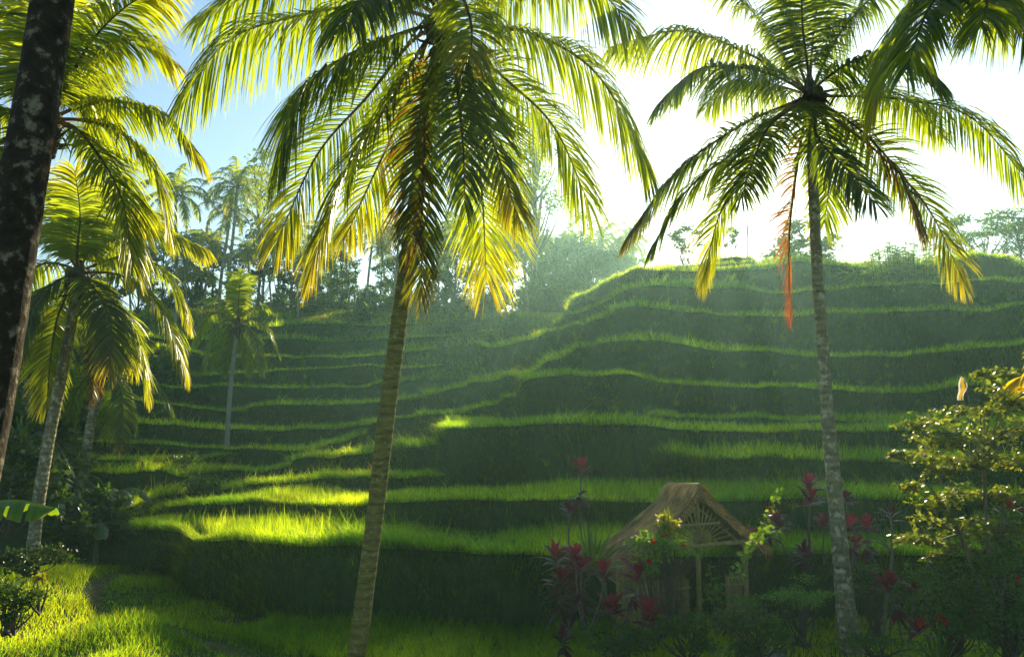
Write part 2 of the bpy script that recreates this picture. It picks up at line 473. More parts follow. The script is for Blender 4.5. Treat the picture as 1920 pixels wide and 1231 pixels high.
terrace('tier_five', [(988,712,42),(980,716,36.5),(978,717,33.8),(988,713,33),(1010,708,32.5),(1060,703,32),(1120,700,31.5),(1160,698,31.3),(1190,702,31.6),(1210,710,32.4),(1260,718,33),(1340,721,33.1),(1440,723,33.1),(1540,729,33.2),(1600,732,33.2),(1700,732,33.1),(1780,728,32.9),(1840,723,32.6),(1960,713,32)],
        1.95, 6, 0.16, 1.3, 0.9, 0.22, 0.24)
terrace('tier_four_left', [(712,785,58),(697,789,54),(687,793,50),(705,788,48.5),(745,782,47),(800,776,44.5),(860,770,42),(920,755,39.3),(960,742,37.2),(990,733,36)],
        1.6, 6, 0.2, 1.3, 1.0, 0.22, 0.26)
terrace('tier_four_back', [(0,780,39),(60,783,40),(110,785,40.5),(180,790,41.2),(300,795,42.2),(420,800,43.3),(480,803,43.5),(580,803,44.3),(630,800,45.5),(680,796,47.5),(720,790,52)],
        1.5, 6, 0.2, 1.2, 0.9, 0.22, 0.24)
terrace('tier_four_upper', [(1215,783,34),(1228,777,32),(1250,778,31),(1300,780,30.7),(1440,782,30.6),(1530,785,30.6),(1700,787,30.6),(1970,787,30.6)],
        0.7, 4, 0.3, 1.2, 1.6, 0.3, 0.25)
terrace('tier_four', [(862,788,38),(846,797,32.5),(836,805,29.3),(834,806,28.4),(845,801,27.9),(860,797,27.6),(900,796,27.4),(960,797,27.3),(1040,794,27.2),(1120,791,27.1),(1200,793,27.2),(1280,800,27.7),(1340,805,28),(1440,808,28.1),(1600,808,28.1),(1700,805,28),(1800,803,27.8),(1970,800,27.4)],
        2.4, 5, 0.08, 1.3, 2.2, 0.26, 0.24)
terrace('tier_three_right', [(1195,905,27.2),(1215,880,27.0),(1233,858,26.8),(1255,853,26.5),(1290,855,26.2),(1340,857,26.0),(1440,857,25.9),(1600,859,25.9),(1700,862,25.9),(1970,866,25.8)],
        [0.3, 0.9, 1.5, 1.5, 1.5, 1.5], 3, 0.45, 1.3, 1.4, 0.3, 0.26, wallg=3.0)
terrace('tier_three_left', [(575,850,46),(557,860,41),(542,867,38),(548,864,36.8),(575,858,36.3),(610,854,36),(640,852,35.5),(700,847,34.3),(745,842,33.2),(800,834,32),(835,828,31.2),(870,820,30.5)],
        1.2, 5, 0.25, 1.5, 1.4, 0.24, 0.28, wallg=1.6)
terrace('tier_two_left', [(430,925,33.5),(450,914,32.2),(480,907,31),(520,903,30.4),(555,900,30),(600,897,29.6),(660,895,29),(730,893,28.4),(780,891,28),(835,888,27.8),(870,886,27.7)],
        0.9, 5, 0.3, 1.5, 1.8, 0.24, 0.26, wallg=1.8)
terrace('tier_five_low', [(0,820,34),(60,823,35),(110,825,35.5),(200,830,36.3),(320,832,37.2),(430,838,38.2),(500,842,38.6),(560,841,39.6),(610,834,41.5),(650,824,43.5),(690,811,47)],
        1.0, 5, 0.25, 1.2, 1.1, 0.22, 0.24, wallg=1.3)
terrace('tier_six_low', [(0,856,31.5),(60,857,32),(110,858,32.3),(200,860,33),(300,863,33.8),(330,866,34.4),(370,857,36.3),(430,849,38),(480,850,39)],
        0.8, 5, 0.25, 1.2, 1.1, 0.22, 0.24, wallg=1.5)
terrace('tier_seven_low', [(0,880,29.2),(60,881,29.7),(200,884,30.8),(300,884,31.8),(340,896,32.4),(372,888,33.4),(400,882,34),(430,880,34.6),(480,884,35),(545,874,36.4)],
        0.9, 5, 0.3, 1.2, 1.2, 0.22, 0.24, wallg=1.8)
terrace('tier_eight_low', [(180,968,27.6),(215,960,28.2),(250,946,29),(275,934,30.2),(300,926,31),(370,920,31.8),(420,916,32.4),(470,912,33.2)],
        0.7, 4, 0.35, 1.3, 1.4, 0.22, 0.26, wallg=2)
terrace('tier_two', [(262,985,30.4),(275,968,30.2),(300,952,29.6),(340,946,28.6),(400,942,27.4),(480,938,26),(540,940,25),(600,945,24.1),(640,944,23.7),(690,940,23.4),(740,936,23.2),(840,934,23),(960,935,23),(1060,935,23),(1200,936,23),(1400,934,23),(1500,932,23),(1700,933,23),(1970,935,23)],
        1.15, 5, 0.2, 1.6, 3.2, 0.3, 0.26, wallg=1.3)
terrace('tier_one', [(95,1030,26.6),(125,1008,26.4),(150,1000,26.3),(200,994,26.2),(260,989,25.9),(320,990,25.4),(343,993,24.9),(355,1000,24.1),(364,1006,23.2),(380,1009,22.4),(402,1008,21.8),(440,1008,21.3),(480,1011,20.8),(520,1017,20.4),(560,1020,20.2),(640,1018,20),(720,1026,19.6),(840,1029,19.5),(960,1031,19.4),(1050,1034,19.4),(1200,1037,19.5),(1340,1038,19.8),(1440,1033,20.1),(1640,1035,20),(1970,1038,20)],
        1.85, 5, [0.18][0], 1.9, 4.2, 0.34, 0.30, wallg=1.5)

# front paddy and grassy bund (real blades on the ground)
def scatter(n, xr, yr):
    x = rng.uniform(*xr, n); y = rng.uniform(*yr, n)
    return np.stack([x, y, base_h(x, y)], -1)
PATH = np.array([at(px_, py_, CZ * F_PX / (py_ - HOR)) for px_, py_ in [(250,1072),(215,1088),(185,1110),(176,1134),(215,1160),(300,1184),(420,1208),(540,1232),(700,1262)]])
PATH = catmull(PATH, 120)
def path_d(p):
    return np.min(np.hypot(p[:, None, 0] - PATH[None, ::3, 0], p[:, None, 1] - PATH[None, ::3, 1]), axis=1)
pt = nrm(np.gradient(PATH, axis=0) * np.array([1, 1, 0])); pn = np.stack([pt[:, 1], -pt[:, 0], 0 * pt[:, 0]], -1)
pr = []
for k in range(5):
    q = PATH + pn * (0.22 * (k / 2.0 - 1) + 0.05 * noise(PATH + k, 0.8, 2))[:, None] * (1, 1, 0)
    q[:, 2] = base_h(q[:, 0], q[:, 1]) + 0.02 - 0.012 * abs(k - 2)
    pr.append(q)
ii = np.arange(600).reshape(5, 120)
pm = MB().add(np.stack(pr).reshape(-1, 3), np.stack([ii[:-1, :-1], ii[:-1, 1:], ii[1:, 1:], ii[1:, :-1]], -1).reshape(-1, 4), (1, 1, 1))
tag(pm.build('path', solid_mat('trodden_earth', (0.05, 0.048, 0.018), (0.12, 0.105, 0.04), 5, 1.0, 0.6), smooth=True), kind='structure')
p = scatter(150000, (-18, 10), (12.2, 26.2))
p = p[np.abs(p[:, 0]) < p[:, 1] * 0.70]
dp = path_d(p)
p = p[(dp > 0.20) | (rng.random(len(p)) < 0.45)]
dp = path_d(p)
hgt = 0.15 + 0.08 * noise(p, 1.3, 3)
hgt = np.where(dp < 0.30, 0.06, hgt)
lf_ = (p[:, 0] < np.interp(p[:, 1], PATH[::-1, 1], PATH[::-1, 0]) - 0.3) | (p[:, 1] < 16.5)
hgt = np.where(lf_, hgt * 1.5, hgt)
blades(GR, p - UP * 0.02, np.clip(hgt, 0.04, 0.55), None, 0.32, 0.0082, 0.7, grass_col(p, 1.0, 0.04))
# planted rice in tufts on the paddy right of the path
cx_, cy_ = np.meshgrid(np.arange(-5.5, 4.5, 0.24), np.arange(14.5, 19.2, 0.24))
tc_ = np.stack([cx_.ravel(), cy_.ravel()], -1) + rng.normal(0, 0.035, (cx_.size, 2))
tc_ = tc_[path_d(np.c_[tc_, 0 * tc_[:, 0]]) > 0.5]
tc_ = np.repeat(tc_, 34, 0) + rng.normal(0, 0.035, (len(tc_) * 34, 2))
p = np.c_[tc_, base_h(tc_[:, 0], tc_[:, 1]) - 0.02]
blades(GR, p, 0.36 * np.clip(1 + 0.3 * noise(p, 2.0, 2), .6, 1.4), None, 0.28, 0.0075, 0.6, grass_col(p, 1.0, 0.03))
# rough grass over the slope under the wood
n_ = 60000
y_ = rng.uniform(62, 90, n_); x_ = rng.uniform(-0.62, 0.10, n_) * y_
p = np.c_[x_, y_, base_h(x_, y_) - 0.03]
blades(GF, p, 0.5 * np.clip(1 + 0.7 * noise(p, 5.0, 3), .25, 2.2), None, 0.4, 0.035, 0.6, grass_col(p, 0.75, 0.05))
tag(GR.build('near_grass', M_GRASS), 'fresh green rice and grass on the nearest terraces and field', 'grass', kind='stuff')
tag(GF.build('far_grass', M_GRASS), 'green rice and grass edging the terraces up the hillside', 'grass', kind='stuff')

# ------------------------------------------------------------------ palms
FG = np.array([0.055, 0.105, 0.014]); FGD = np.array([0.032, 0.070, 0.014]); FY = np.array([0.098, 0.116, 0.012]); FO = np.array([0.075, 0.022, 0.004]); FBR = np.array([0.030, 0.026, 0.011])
def frond(P, leaf=1.0, n=80, droop=1.6, c0=FG, c1=FG, seed=0, r0=0.035, K=5, width=0.024, vee=0.35, twist=0.0, start=0.17):
    r = np.random.default_rng(seed)
    P = catmull(P, 40)
    mb = MB()
    rc = np.linspace(0, 1, 40)
    rcol = np.array([0.030, 0.034, 0.012])[None] * (1 - rc[:, None]) + np.array([0.050, 0.060, 0.016])[None] * rc[:, None]
    rr = r0 * (1 - rc) ** 0.8 + 0.004
    rr[:4] *= np.array([2.0, 1.6, 1.3, 1.1])
    mb.tube(P, rr, 6, rcol)
    cum = np.concatenate([[0], np.cumsum(np.linalg.norm(np.diff(P, axis=0), axis=1))]); cum /= cum[-1]
    T = nrm(np.gradient(P, axis=0))
    hz = P[-1] - P[0]; hz[2] = 0
    if np.linalg.norm(hz) < 0.3: hz = np.array([r.normal(), r.normal(), 0.0])
    hz = nrm(hz)
    S0 = np.array([hz[1], -hz[0], 0.0])
    S0 = nrm(S0 + UP * math.tan(twist))
    S = nrm(S0[None] - T * (T @ S0)[:, None])
    U = nrm(np.cross(S, T)); U = np.where(U[:, 2:3] < 0, -U, U) if abs(T[0, 2]) < 0.9 else U
    for sgn in (-1, 1):
        t = np.linspace(start, 0.995, n) + r.normal(0, 0.003, n); t = np.clip(t, start, 1)
        f = t
        pos = np.stack([np.interp(f, cum, P[:, k]) for k in range(3)], -1)
        Tt = nrm(np.stack([np.interp(f, cum, T[:, k]) for k in range(3)], -1))
        St = nrm(np.stack([np.interp(f, cum, S[:, k]) for k in range(3)], -1)); Ut = nrm(np.stack([np.interp(f, cum, U[:, k]) for k in range(3)], -1))
        q = (t - start) / (1 - start)
        lf = np.interp(t, np.linspace(0, 1, 14), r.normal(0, 1, 14))
        ang = np.radians(np.interp(q, [0, 0.5, 0.9, 1], [78, 62, 38, 18]) + r.normal(0, 4, n) + 4 * lf)
        Ln = leaf * np.interp(q, [0, 0.08, 0.3, 0.6, 0.85, 1], [0.5, 0.85, 1.0, 1.0, 0.84, 0.5]) * r.uniform(0.86, 1.08, n)
        brk = r.random(n) < 0.05; Ln[brk] *= r.uniform(0.3, 0.7, brk.sum())
        v = vee * (1 - 0.5 * q) + r.normal(0, 0.09, n) + 0.09 * lf
        d0 = Tt * np.cos(ang)[:, None] + (sgn * St * np.cos(v)[:, None] + Ut * np.sin(v)[:, None]) * np.sin(ang)[:, None]
        gk = droop * r.uniform(0.75, 1.3, n) * np.clip(1 + 0.22 * np.interp(t, np.linspace(0, 1, 12), r.normal(0, 1, 12)), 0.4, 2)
        ctr = [pos]
        for k in range(1, K):
            d = nrm(d0 - UP * (gk * (k / (K - 1.0)) ** 1.1)[:, None])
            ctr.append(ctr[-1] + d * (Ln / (K - 1))[:, None])
        ctr = np.stack(ctr, 1)
        dirs = nrm(np.gradient(ctr, axis=1))
        wv = nrm(Tt[:, None, :] + 0.25 * r.normal(size=(n, 1, 3)) - dirs * np.sum(Tt[:, None, :] * dirs, -1, keepdims=True))
        prof = np.array([0.55, 1.0, 0.9, 0.6, 0.08]) if K == 5 else np.linspace(1, 0.1, K)
        hw = width * prof[None] * (Ln / leaf)[:, None] ** 0.4
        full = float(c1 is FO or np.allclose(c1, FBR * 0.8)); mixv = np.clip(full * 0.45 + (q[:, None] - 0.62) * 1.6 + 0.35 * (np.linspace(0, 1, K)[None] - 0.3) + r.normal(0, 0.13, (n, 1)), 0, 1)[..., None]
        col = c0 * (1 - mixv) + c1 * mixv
        col = col * r.uniform(0.8, 1.2, (n, 1, 1))
        mb.strips(ctr, wv, hw, col)
    return mb
def fpts(c, pts, Yc, dY, k0=0.0):
    """frond control points: crown centre pixel, further pixels, depth change at the tip"""
    n = len(pts)
    out = [at(c[0], c[1], Yc)]
    for i, (x, y) in enumerate(pts):
        u = (i + 1) / n
        out.append(at(x, y, Yc + dY * (u ** 0.9)))
    return out
def trunk(P, r, n=14, ringed=True, seed=1, flare=0.0):
    P = catmull(P, 90)
    rr = np.interp(np.linspace(0, 1, 90), np.linspace(0, 1, len(r)), r)
    if ringed:
        g_ = np.random.default_rng(seed)
        rr = rr * (1 + g_.normal(0, 0.013, 90) + 0.02 * np.sin(np.linspace(0, 17, 90) + seed))
    return MB().tube(P, rr, n)

def nut(mb, c, r, col):
    a = np.linspace(0, math.pi, 8)
    P = np.stack([np.zeros(8), np.zeros(8), -np.cos(a) * r * 1.2], -1) + c
    mb.tube(P, np.maximum(np.sin(a), 0.02) * r, 10, col, cap=False)

def hero_palm(name, label, tr_pts, tr_r, tmat, crown, Yc, fr, leaf, width=0.024, nuts=0, n=80, base=None, seed0=0, group=None):
    P = [at(*p) for p in tr_pts]
    e = empty(name, P[0] if base is None else base, label, 'palm tree', group)
    trunk(P, tr_r, seed=seed0).build('trunk', tmat, e, smooth=True)
    for i, f in enumerate(fr):
        pts, dY, kind = f[0], f[1], f[2]
        droop = f[3] if len(f) > 3 else 1.6
        c0, c1 = {'g': (FG, FG * 1.15), 'd': (FGD, FGD), 'y': (FG * 1.15, FY), 'l': (np.array([0.060, 0.110, 0.012]), np.array([0.088, 0.116, 0.012])), 'dy': (FGD, FY), 'o': (FBR * 1.6, FO), 'b': (FBR, FBR * 0.8), 'gb': (FGD, FBR)}[kind]  # 'd', 'dy': shade put into the green; 'l': sunlight put into the young yellow
        pp = fpts(crown, pts, Yc, dY)
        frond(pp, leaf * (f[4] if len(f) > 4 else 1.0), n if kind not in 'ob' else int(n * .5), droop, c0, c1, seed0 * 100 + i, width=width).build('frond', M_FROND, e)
    cc = at(*crown, Yc)
    # fibrous boot at the crown
    bm = MB()
    for k in range(26):
        a = rng.uniform(0, 6.28); l = rng.uniform(0.25, 0.7)
        d = np.array([math.cos(a), math.sin(a), rng.uniform(-0.6, 0.6)])
        q = np.stack([cc - UP * rng.uniform(0, 0.5) + d * l * u for u in np.linspace(0, 1, 4)]) - UP[None] * (np.linspace(0, 1, 4) ** 2 * 0.12)[:, None]
        bm.tube(q, np.linspace(0.05, 0.008, 4), 5, np.array([0.07, 0.05, 0.025]) * rng.uniform(0.6, 1.6))
    bm.tube(np.stack([cc - UP * 0.7, cc - UP * 0.3, cc + UP * 0.1, cc + UP * 0.5]), [tr_r[-1] * 1.05, tr_r[-1] * 1.5, tr_r[-1] * 1.5, 0.05], 10, (0.07, 0.055, 0.03))
    bm.build('crown_boot', M_COL, e)
    for k in range(nuts):
        a = rng.uniform(0, 6.28)
        nm = MB(); nut(nm, cc + np.array([math.cos(a) * 0.28, math.sin(a) * 0.28, rng.uniform(-0.35, 0.05)]), rng.uniform(0.10, 0.13), np.array([0.10, 0.10, 0.025]))
        nm.build('coconut', M_COL, e, smooth=True)
    return e

def col_mat(name, rough=0.8):
    m, nt, N, L = new_mat(name)
    out = N.new('ShaderNodeOutputMaterial'); pb = N.new('ShaderNodeBsdfPrincipled')
    pb.inputs['Roughness'].default_value = rough; pb.inputs['Specular IOR Level'].default_value = 0.3
    at_ = N.new('ShaderNodeAttribute'); at_.attribute_name = 'col'
    tc = N.new('ShaderNodeTexCoord'); nz = N.new('ShaderNodeTexNoise'); nz.inputs['Scale'].default_value = 12; nz.inputs['Detail'].default_value = 5
    L.new(tc.outputs['Object'], nz.inputs['Vector'])
    mr = N.new('ShaderNodeMapRange'); mr.inputs[1].default_value = 0.3; mr.inputs[2].default_value = 0.7; mr.inputs[3].default_value = 0.65; mr.inputs[4].default_value = 1.3
    L.new(nz.outputs[0], mr.inputs[0])
    vm = N.new('ShaderNodeVectorMath'); vm.operation = 'SCALE'
    L.new(at_.outputs['Color'], vm.inputs[0]); L.new(mr.outputs[0], vm.inputs['Scale'])
    L.new(vm.outputs[0], pb.inputs['Base Color'])
    bp = N.new('ShaderNodeBump'); bp.inputs['Strength'].default_value = 0.4; bp.inputs['Distance'].default_value = 0.02
    L.new(nz.outputs[0], bp.inputs['Height']); L.new(bp.outputs[0], pb.inputs['Normal'])
    L.new(pb.outputs[0], out.inputs[0])
    return m
M_COL = col_mat('rough_fibre')

# --- the palm left of centre
hero_palm('coconut_palm', 'tall coconut palm with a leaning mossy yellow-brown trunk left of the thatched hut',
    [(655,1300,13),(668,1231,13),(688,1080,13),(705,950,13),(722,800,13),(742,650,13),(762,500,13),(788,320,13.1),(812,170,13.1),(832,60,13.1)],
    [0.145,0.142,0.140,0.138,0.135,0.132,0.130,0.126,0.122,0.115], M_TRUNKY, (835,40), 13.1, [
    ([(700,10),(560,30),(430,75),(338,190)], 0.6, 'g', 2.2, 1.15),
    ([(720,-30),(600,-45),(480,-20),(375,30)], 0.9, 'g', 1.9, 1.05),
    ([(760,60),(660,100),(570,165),(522,290)], -1.6, 'd', 2.3, 1.2),
    ([(770,80),(690,180),(595,290),(520,450)], 1.4, 'y', 1.0, 1.05),
    ([(790,90),(720,210),(640,340),(585,500)], -1.2, 'dy', 1.3, 1.0),
    ([(800,80),(765,190),(700,330),(650,440)], 1.6, 'y', 1.2, 0.9),
    ([(815,90),(785,230),(770,390),(778,470)], -0.6, 'b', 1.2, 0.75),
    ([(825,90),(800,220),(792,370),(790,555)], -0.8, 'gb', 1.0, 0.62),
    ([(850,85),(858,170),(868,270),(872,390)], -2.6, 'd', 1.5, 0.62),
    ([(865,80),(900,200),(940,310),(972,410)], -1.4, 'dy', 1.6, 0.8),
    ([(865,85),(890,230),(905,380),(912,525)], 1.0, 'y', 0.9, 1.05),
    ([(880,90),(950,150),(1040,240),(1105,385)], 1.2, 'g', 1.4, 1.1),
    ([(890,50),(1000,65),(1120,140),(1215,310)], 0.5, 'g', 2.0, 1.15),
    ([(890,10),(990,-40),(1100,-35),(1195,60)], 1.0, 'g', 2.0, 1.1),
    ([(860,-40),(930,-150),(1020,-200),(1100,-170)], -1.5, 'g', 1.4, 1.0),
    ([(840,-60),(850,-190),(900,-300),(960,-350)], 1.5, 'g', 1.0, 1.0),
    ([(825,-60),(800,-190),(740,-300),(660,-340)], -1.2, 'g', 1.0, 1.0),
    ([(810,-40),(720,-140),(600,-190),(500,-160)], 1.5, 'g', 1.4, 1.0),
    ([(860,-10),(880,30),(885,70),(880,110)], -2.5, 'y', 1.4, 0.7),
    ([(800,-5),(740,-20),(680,0),(640,50)], -2.9, 'd', 1.8, 0.9),
    ], 1.36, 0.019, nuts=9, n=150, seed0=1)

# --- the palm right of centre
hero_palm('coconut_palm', 'coconut palm with a slender lichen-spotted trunk right of the hut, one orange dead frond',
    [(1598,1225,17),(1590,1180,17),(1577,1050,17),(1565,920,17),(1552,780,17),(1543,650,17),(1533,520,17.1),(1526,380,17.2),(1521,260,17.2),(1519,190,17.2)],
    [0.235,0.185,0.160,0.145,0.130,0.122,0.116,0.112,0.108,0.115], M_TRUNK, (1519,180), 17.2, [
    ([(1470,140),(1390,95),(1280,58),(1150,85)], 0.5, 'g', 2.0, 1.0),
    ([(1470,150),(1400,128),(1310,130),(1238,190)], -1.5, 'd', 1.6, 0.95),
    ([(1490,170),(1430,155),(1370,160),(1325,200)], 2.6, 'g', 1.6, 0.9),
    ([(1480,195),(1390,235),(1270,320),(1178,440)], 0.3, 'gb', 1.5, 0.95),
    ([(1480,200),(1390,275),(1290,355),(1222,462)], 1.0, 'd', 1.2, 0.9),
    ([(1490,210),(1410,300),(1350,400),(1320,520)], 1.6, 'y', 0.9, 0.95),
    ([(1490,200),(1440,240),(1410,310),(1390,370)], -2.4, 'd', 1.2, 0.9),
    ([(1508,230),(1492,330),(1480,450),(1482,585)], 0.3, 'o', 0.7, 0.75),
    ([(1540,215),(1560,280),(1555,350),(1545,420)], 2.0, 'g', 1.4, 0.9),
    ([(1555,215),(1650,290),(1740,390),(1805,525)], 0.8, 'dy', 1.1, 0.95),
    ([(1550,200),(1620,250),(1690,330),(1730,430)], -0.6, 'b', 1.5, 0.85),
    ([(1550,180),(1680,185),(1820,220),(1935,350)], 0.6, 'g', 1.9, 1.0),
    ([(1555,170),(1630,165),(1710,190),(1770,260)], 2.4, 'g', 1.6, 0.9),
    ([(1505,140),(1480,70),(1450,-20),(1400,-90)], 0.6, 'g', 1.0, 0.95),
    ([(1495,150),(1450,80),(1400,10),(1345,-20)], 1.2, 'g', 1.4, 0.9),
    ([(1520,130),(1528,40),(1545,-60),(1580,-150)], 1.0, 'g', 0.8, 0.95),
    ([(1535,140),(1570,70),(1630,0),(1700,-50)], -0.8, 'd', 1.1, 0.95),
    ([(1515,130),(1505,50),(1500,-50),(1480,-150)], -1.0, 'd', 0.9, 0.9),
    ([(1545,150),(1610,110),(1690,100),(1760,150)], -2.0, 'd', 1.6, 0.9),
    ([(1525,200),(1535,260),(1600,330),(1640,380)], -2.6, 'd', 1.3, 0.85),
    ], 1.34, 0.022, nuts=6, n=135, seed0=2)

# --- sunlit palm on the left bank
hero_palm('coconut_palm', 'coconut palm with yellow-tipped sunlit fronds and slim trunk on the left bank',
    [(58,1075,22),(66,990,22),(80,890,22),(98,790,22),(118,690,22),(135,600,22.1),(147,520,22.1)],
    [0.175,0.160,0.155,0.150,0.145,0.138,0.13], M_TRUNK, (148,515), 22.1, [
    ([(140,470),(122,400),(100,350)], 1.0, 'l', 0.9, 0.9),
    ([(150,470),(165,400),(200,345)], 2.0, 'l', 1.0, 0.9),
    ([(165,480),(230,440),(310,435),(385,465)], 1.0, 'l', 1.5, 1.0),
    ([(170,500),(240,480),(310,510),(355,600)], 1.5, 'l', 1.5, 1.0),
    ([(175,510),(235,520),(300,575),(348,695)], 0.4, 'l', 1.5, 1.05),
    ([(165,520),(215,565),(255,630),(275,735)], 0.6, 'l', 1.2, 1.0),
    ([(160,520),(195,570),(210,630),(205,690)], -1.8, 'dy', 1.3, 0.95),
    ([(150,530),(170,590),(180,660),(172,745)], -0.5, 'b', 1.0, 0.55),
    ([(130,500),(80,495),(30,540),(-10,640)], 0.5, 'l', 1.7, 1.0),
    ([(130,515),(80,550),(45,610),(25,680)], -1.5, 'dy', 1.5, 1.0),
    ([(140,525),(110,590),(95,670),(88,755)], 0.8, 'l', 1.1, 1.0),
    ([(135,490),(90,430),(40,410),(-20,440)], 1.2, 'l', 1.4, 1.0),
    ([(145,470),(150,400),(140,320)], -1.2, 'l', 0.8, 0.9),
    ([(160,475),(220,410),(280,400),(330,450)], 2.4, 'l', 1.3, 0.9),
    ([(130,520),(70,580),(40,650)], 1.6, 'l', 1.4, 0.9),
    ([(160,525),(230,600),(250,690)], 2.0, 'l', 1.3, 0.9),
    ], 1.2, 0.027, nuts=4, n=125, seed0=3)

# --- tall palm hidden behind the dark trunk
hero_palm('coconut_palm', 'coconut palm whose crown spreads from behind the dark trunk in the top left corner',
    [(-130,1150,14),(-90,900,14),(-40,700,14),(10,500,14.1),(55,340,14.1),(85,235,14.2)],
    [0.20,0.19,0.18,0.17,0.16,0.15], M_TRUNK, (90,225), 14.2, [
    ([(140,150),(200,95),(265,75),(325,115)], 0.8, 'l', 1.4, 1.0),
    ([(130,170),(165,140),(190,165),(185,235)], 2.2, 'l', 1.4, 0.9),
    ([(150,200),(220,190),(310,215),(375,295)], 0.4, 'l', 1.6, 0.95),
    ([(150,225),(220,245),(285,310),(315,425)], 0.5, 'l', 1.5, 1.05),
    ([(140,240),(190,300),(230,380),(250,500)], -0.4, 'l', 1.1, 1.0),
    ([(60,240),(10,290),(-30,380)], 0.5, 'l', 1.5, 1.0),
    ([(50,215),(-20,205),(-90,270)], 0.4, 'l', 1.8, 1.0),
    ([(70,180),(40,80),(5,-30)], 0.8, 'l', 1.0, 1.0),
    ([(60,190),(0,130),(-80,120)], 1.2, 'l', 1.4, 1.0),
    ([(95,170),(110,70),(150,-40)], 1.0, 'l', 0.9, 1.0),
    ([(80,170),(75,60),(60,-60)], -1.0, 'l', 0.9, 1.0),
    ([(115,180),(170,80),(240,10),(310,-20)], -0.6, 'l', 1.2, 1.0),
    ([(120,235),(175,260),(230,330),(270,420)], 2.2, 'l', 1.4, 0.95),
    ], 1.1, 0.021, nuts=4, n=135, seed0=4)

# --- dark leaning trunk close to the camera at the left
hero_palm('coconut_palm', 'dark lichen-patched trunk leaning across the left edge, closest of all the palms',
    [(-330,2300,6.0),(-230,1750,6.1),(-120,1200,6.2),(-35,820,6.3),(15,520,6.4),(52,290,6.5),(85,90,6.6),(105,-40,6.6),(150,-330,6.7),(190,-620,6.8),(215,-840,6.8)],
    [0.22,0.20,0.195,0.19,0.185,0.176,0.17,0.165,0.155,0.15,0.13], M_DARKTRUNK, (215,-850), 6.8, [
    ([(350,-980),(520,-1020),(700,-900)], 1.0, 'g', 1.6, 1.0),
    ([(100,-1000),(-60,-1080),(-260,-1000)], 1.0, 'g', 1.6, 1.0),
    ([(230,-1050),(260,-1250),(330,-1400)], 1.5, 'g', 1.0, 1.0),
    ([(330,-880),(480,-850),(620,-700)], -1.5, 'g', 1.6, 1.0),
    ([(90,-880),(-60,-860),(-200,-720)], -1.5, 'g', 1.6, 1.0),
    ([(200,-1050),(150,-1250),(60,-1380)], -1.0, 'g', 1.0, 1.0),
    ], 0.9, 0.026, n=60, seed0=5)

# --- palm standing beyond the right edge, fronds hanging into the top right corner
hero_palm('coconut_palm', 'coconut palm outside the right edge with broad dark fronds hanging into the top right corner',
    [(2120,1500,11),(2080,1100,11),(2040,700,11),(1990,300,11),(1940,0,11),(1915,-110,11)],
    [0.22,0.20,0.19,0.17,0.16,0.15], M_TRUNK, (1910,-120), 11, [
    ([(1850,-120),(1760,-60),(1690,40),(1640,185)], 0.4, 'y', 1.3, 1.0),
    ([(1860,-100),(1800,-60),(1740,20),(1700,130)], -1.2, 'g', 1.4, 0.85),
    ([(1870,-80),(1850,-40),(1850,10),(1840,50)], -2.0, 'g', 1.6, 0.75),
    ([(1960,-140),(2040,-120),(2110,-40),(2150,80)], 0.6, 'g', 1.7, 1.0),
    ([(1900,-220),(1880,-340),(1830,-440)], 1.0, 'g', 1.0, 1.0),
    ([(1860,-190),(1770,-250),(1660,-240)], 1.0, 'g', 1.4, 1.0),
    ([(1950,-210),(2020,-300),(2120,-330)], 0.8, 'g', 1.3, 1.0),
    ([(1900,-60),(1930,-30),(1960,30),(1975,110)], -0.4, 'g', 1.8, 1.0),
    ([(1880,-120),(1830,-90),(1860,-30),(1900,40)], 1.8, 'g', 1.7, 1.0),
    ], 1.3, 0.022, n=150, seed0=6)

# ------------------------------------------------------------------ leafy plants
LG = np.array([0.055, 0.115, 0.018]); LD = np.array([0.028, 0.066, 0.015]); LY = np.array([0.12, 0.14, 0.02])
def leaves(mb, P, size, col, down=0.2, wid=0.30, r=None, flat=0.0, outw=None):
    r = r or rng
    n = len(P)
    d = r.normal(size=(n, 3)); d[:, 2] = d[:, 2] * (1 - flat) - down
    if outw is not None: d = d + outw * 1.2
    d = nrm(d)
    w = r.normal(size=(n, 3)) * np.array([1, 1, 1 - 0.8 * flat])
    w = nrm(np.cross(d, np.cross(w, d)))
    s = size * r.uniform(0.6, 1.3, n)[:, None]
    V = np.stack([P, P + d * s * 0.45 - w * s * wid, P + d * s, P + d * s * 0.45 + w * s * wid], 1)
    F = np.arange(n * 4).reshape(n, 4)
    c = np.asarray(col, float)
    c = np.broadcast_to(c, (n, 3)) * r.uniform(0.7, 1.3, (n, 1))
    mb.add(V.reshape(-1, 3), F, np.repeat(c, 4, 0))
def clump_pts(r, c, rad, n):
    """points in an uneven flattened ball, denser to the rim"""
    d = nrm(r.normal(size=(n, 3))) * (r.random((n, 1)) ** 0.45)
    d = d * (1 + 0.25 * np.sin(d @ r.normal(size=3) * 4)[:, None])
    return c + d * np.asarray(rad)
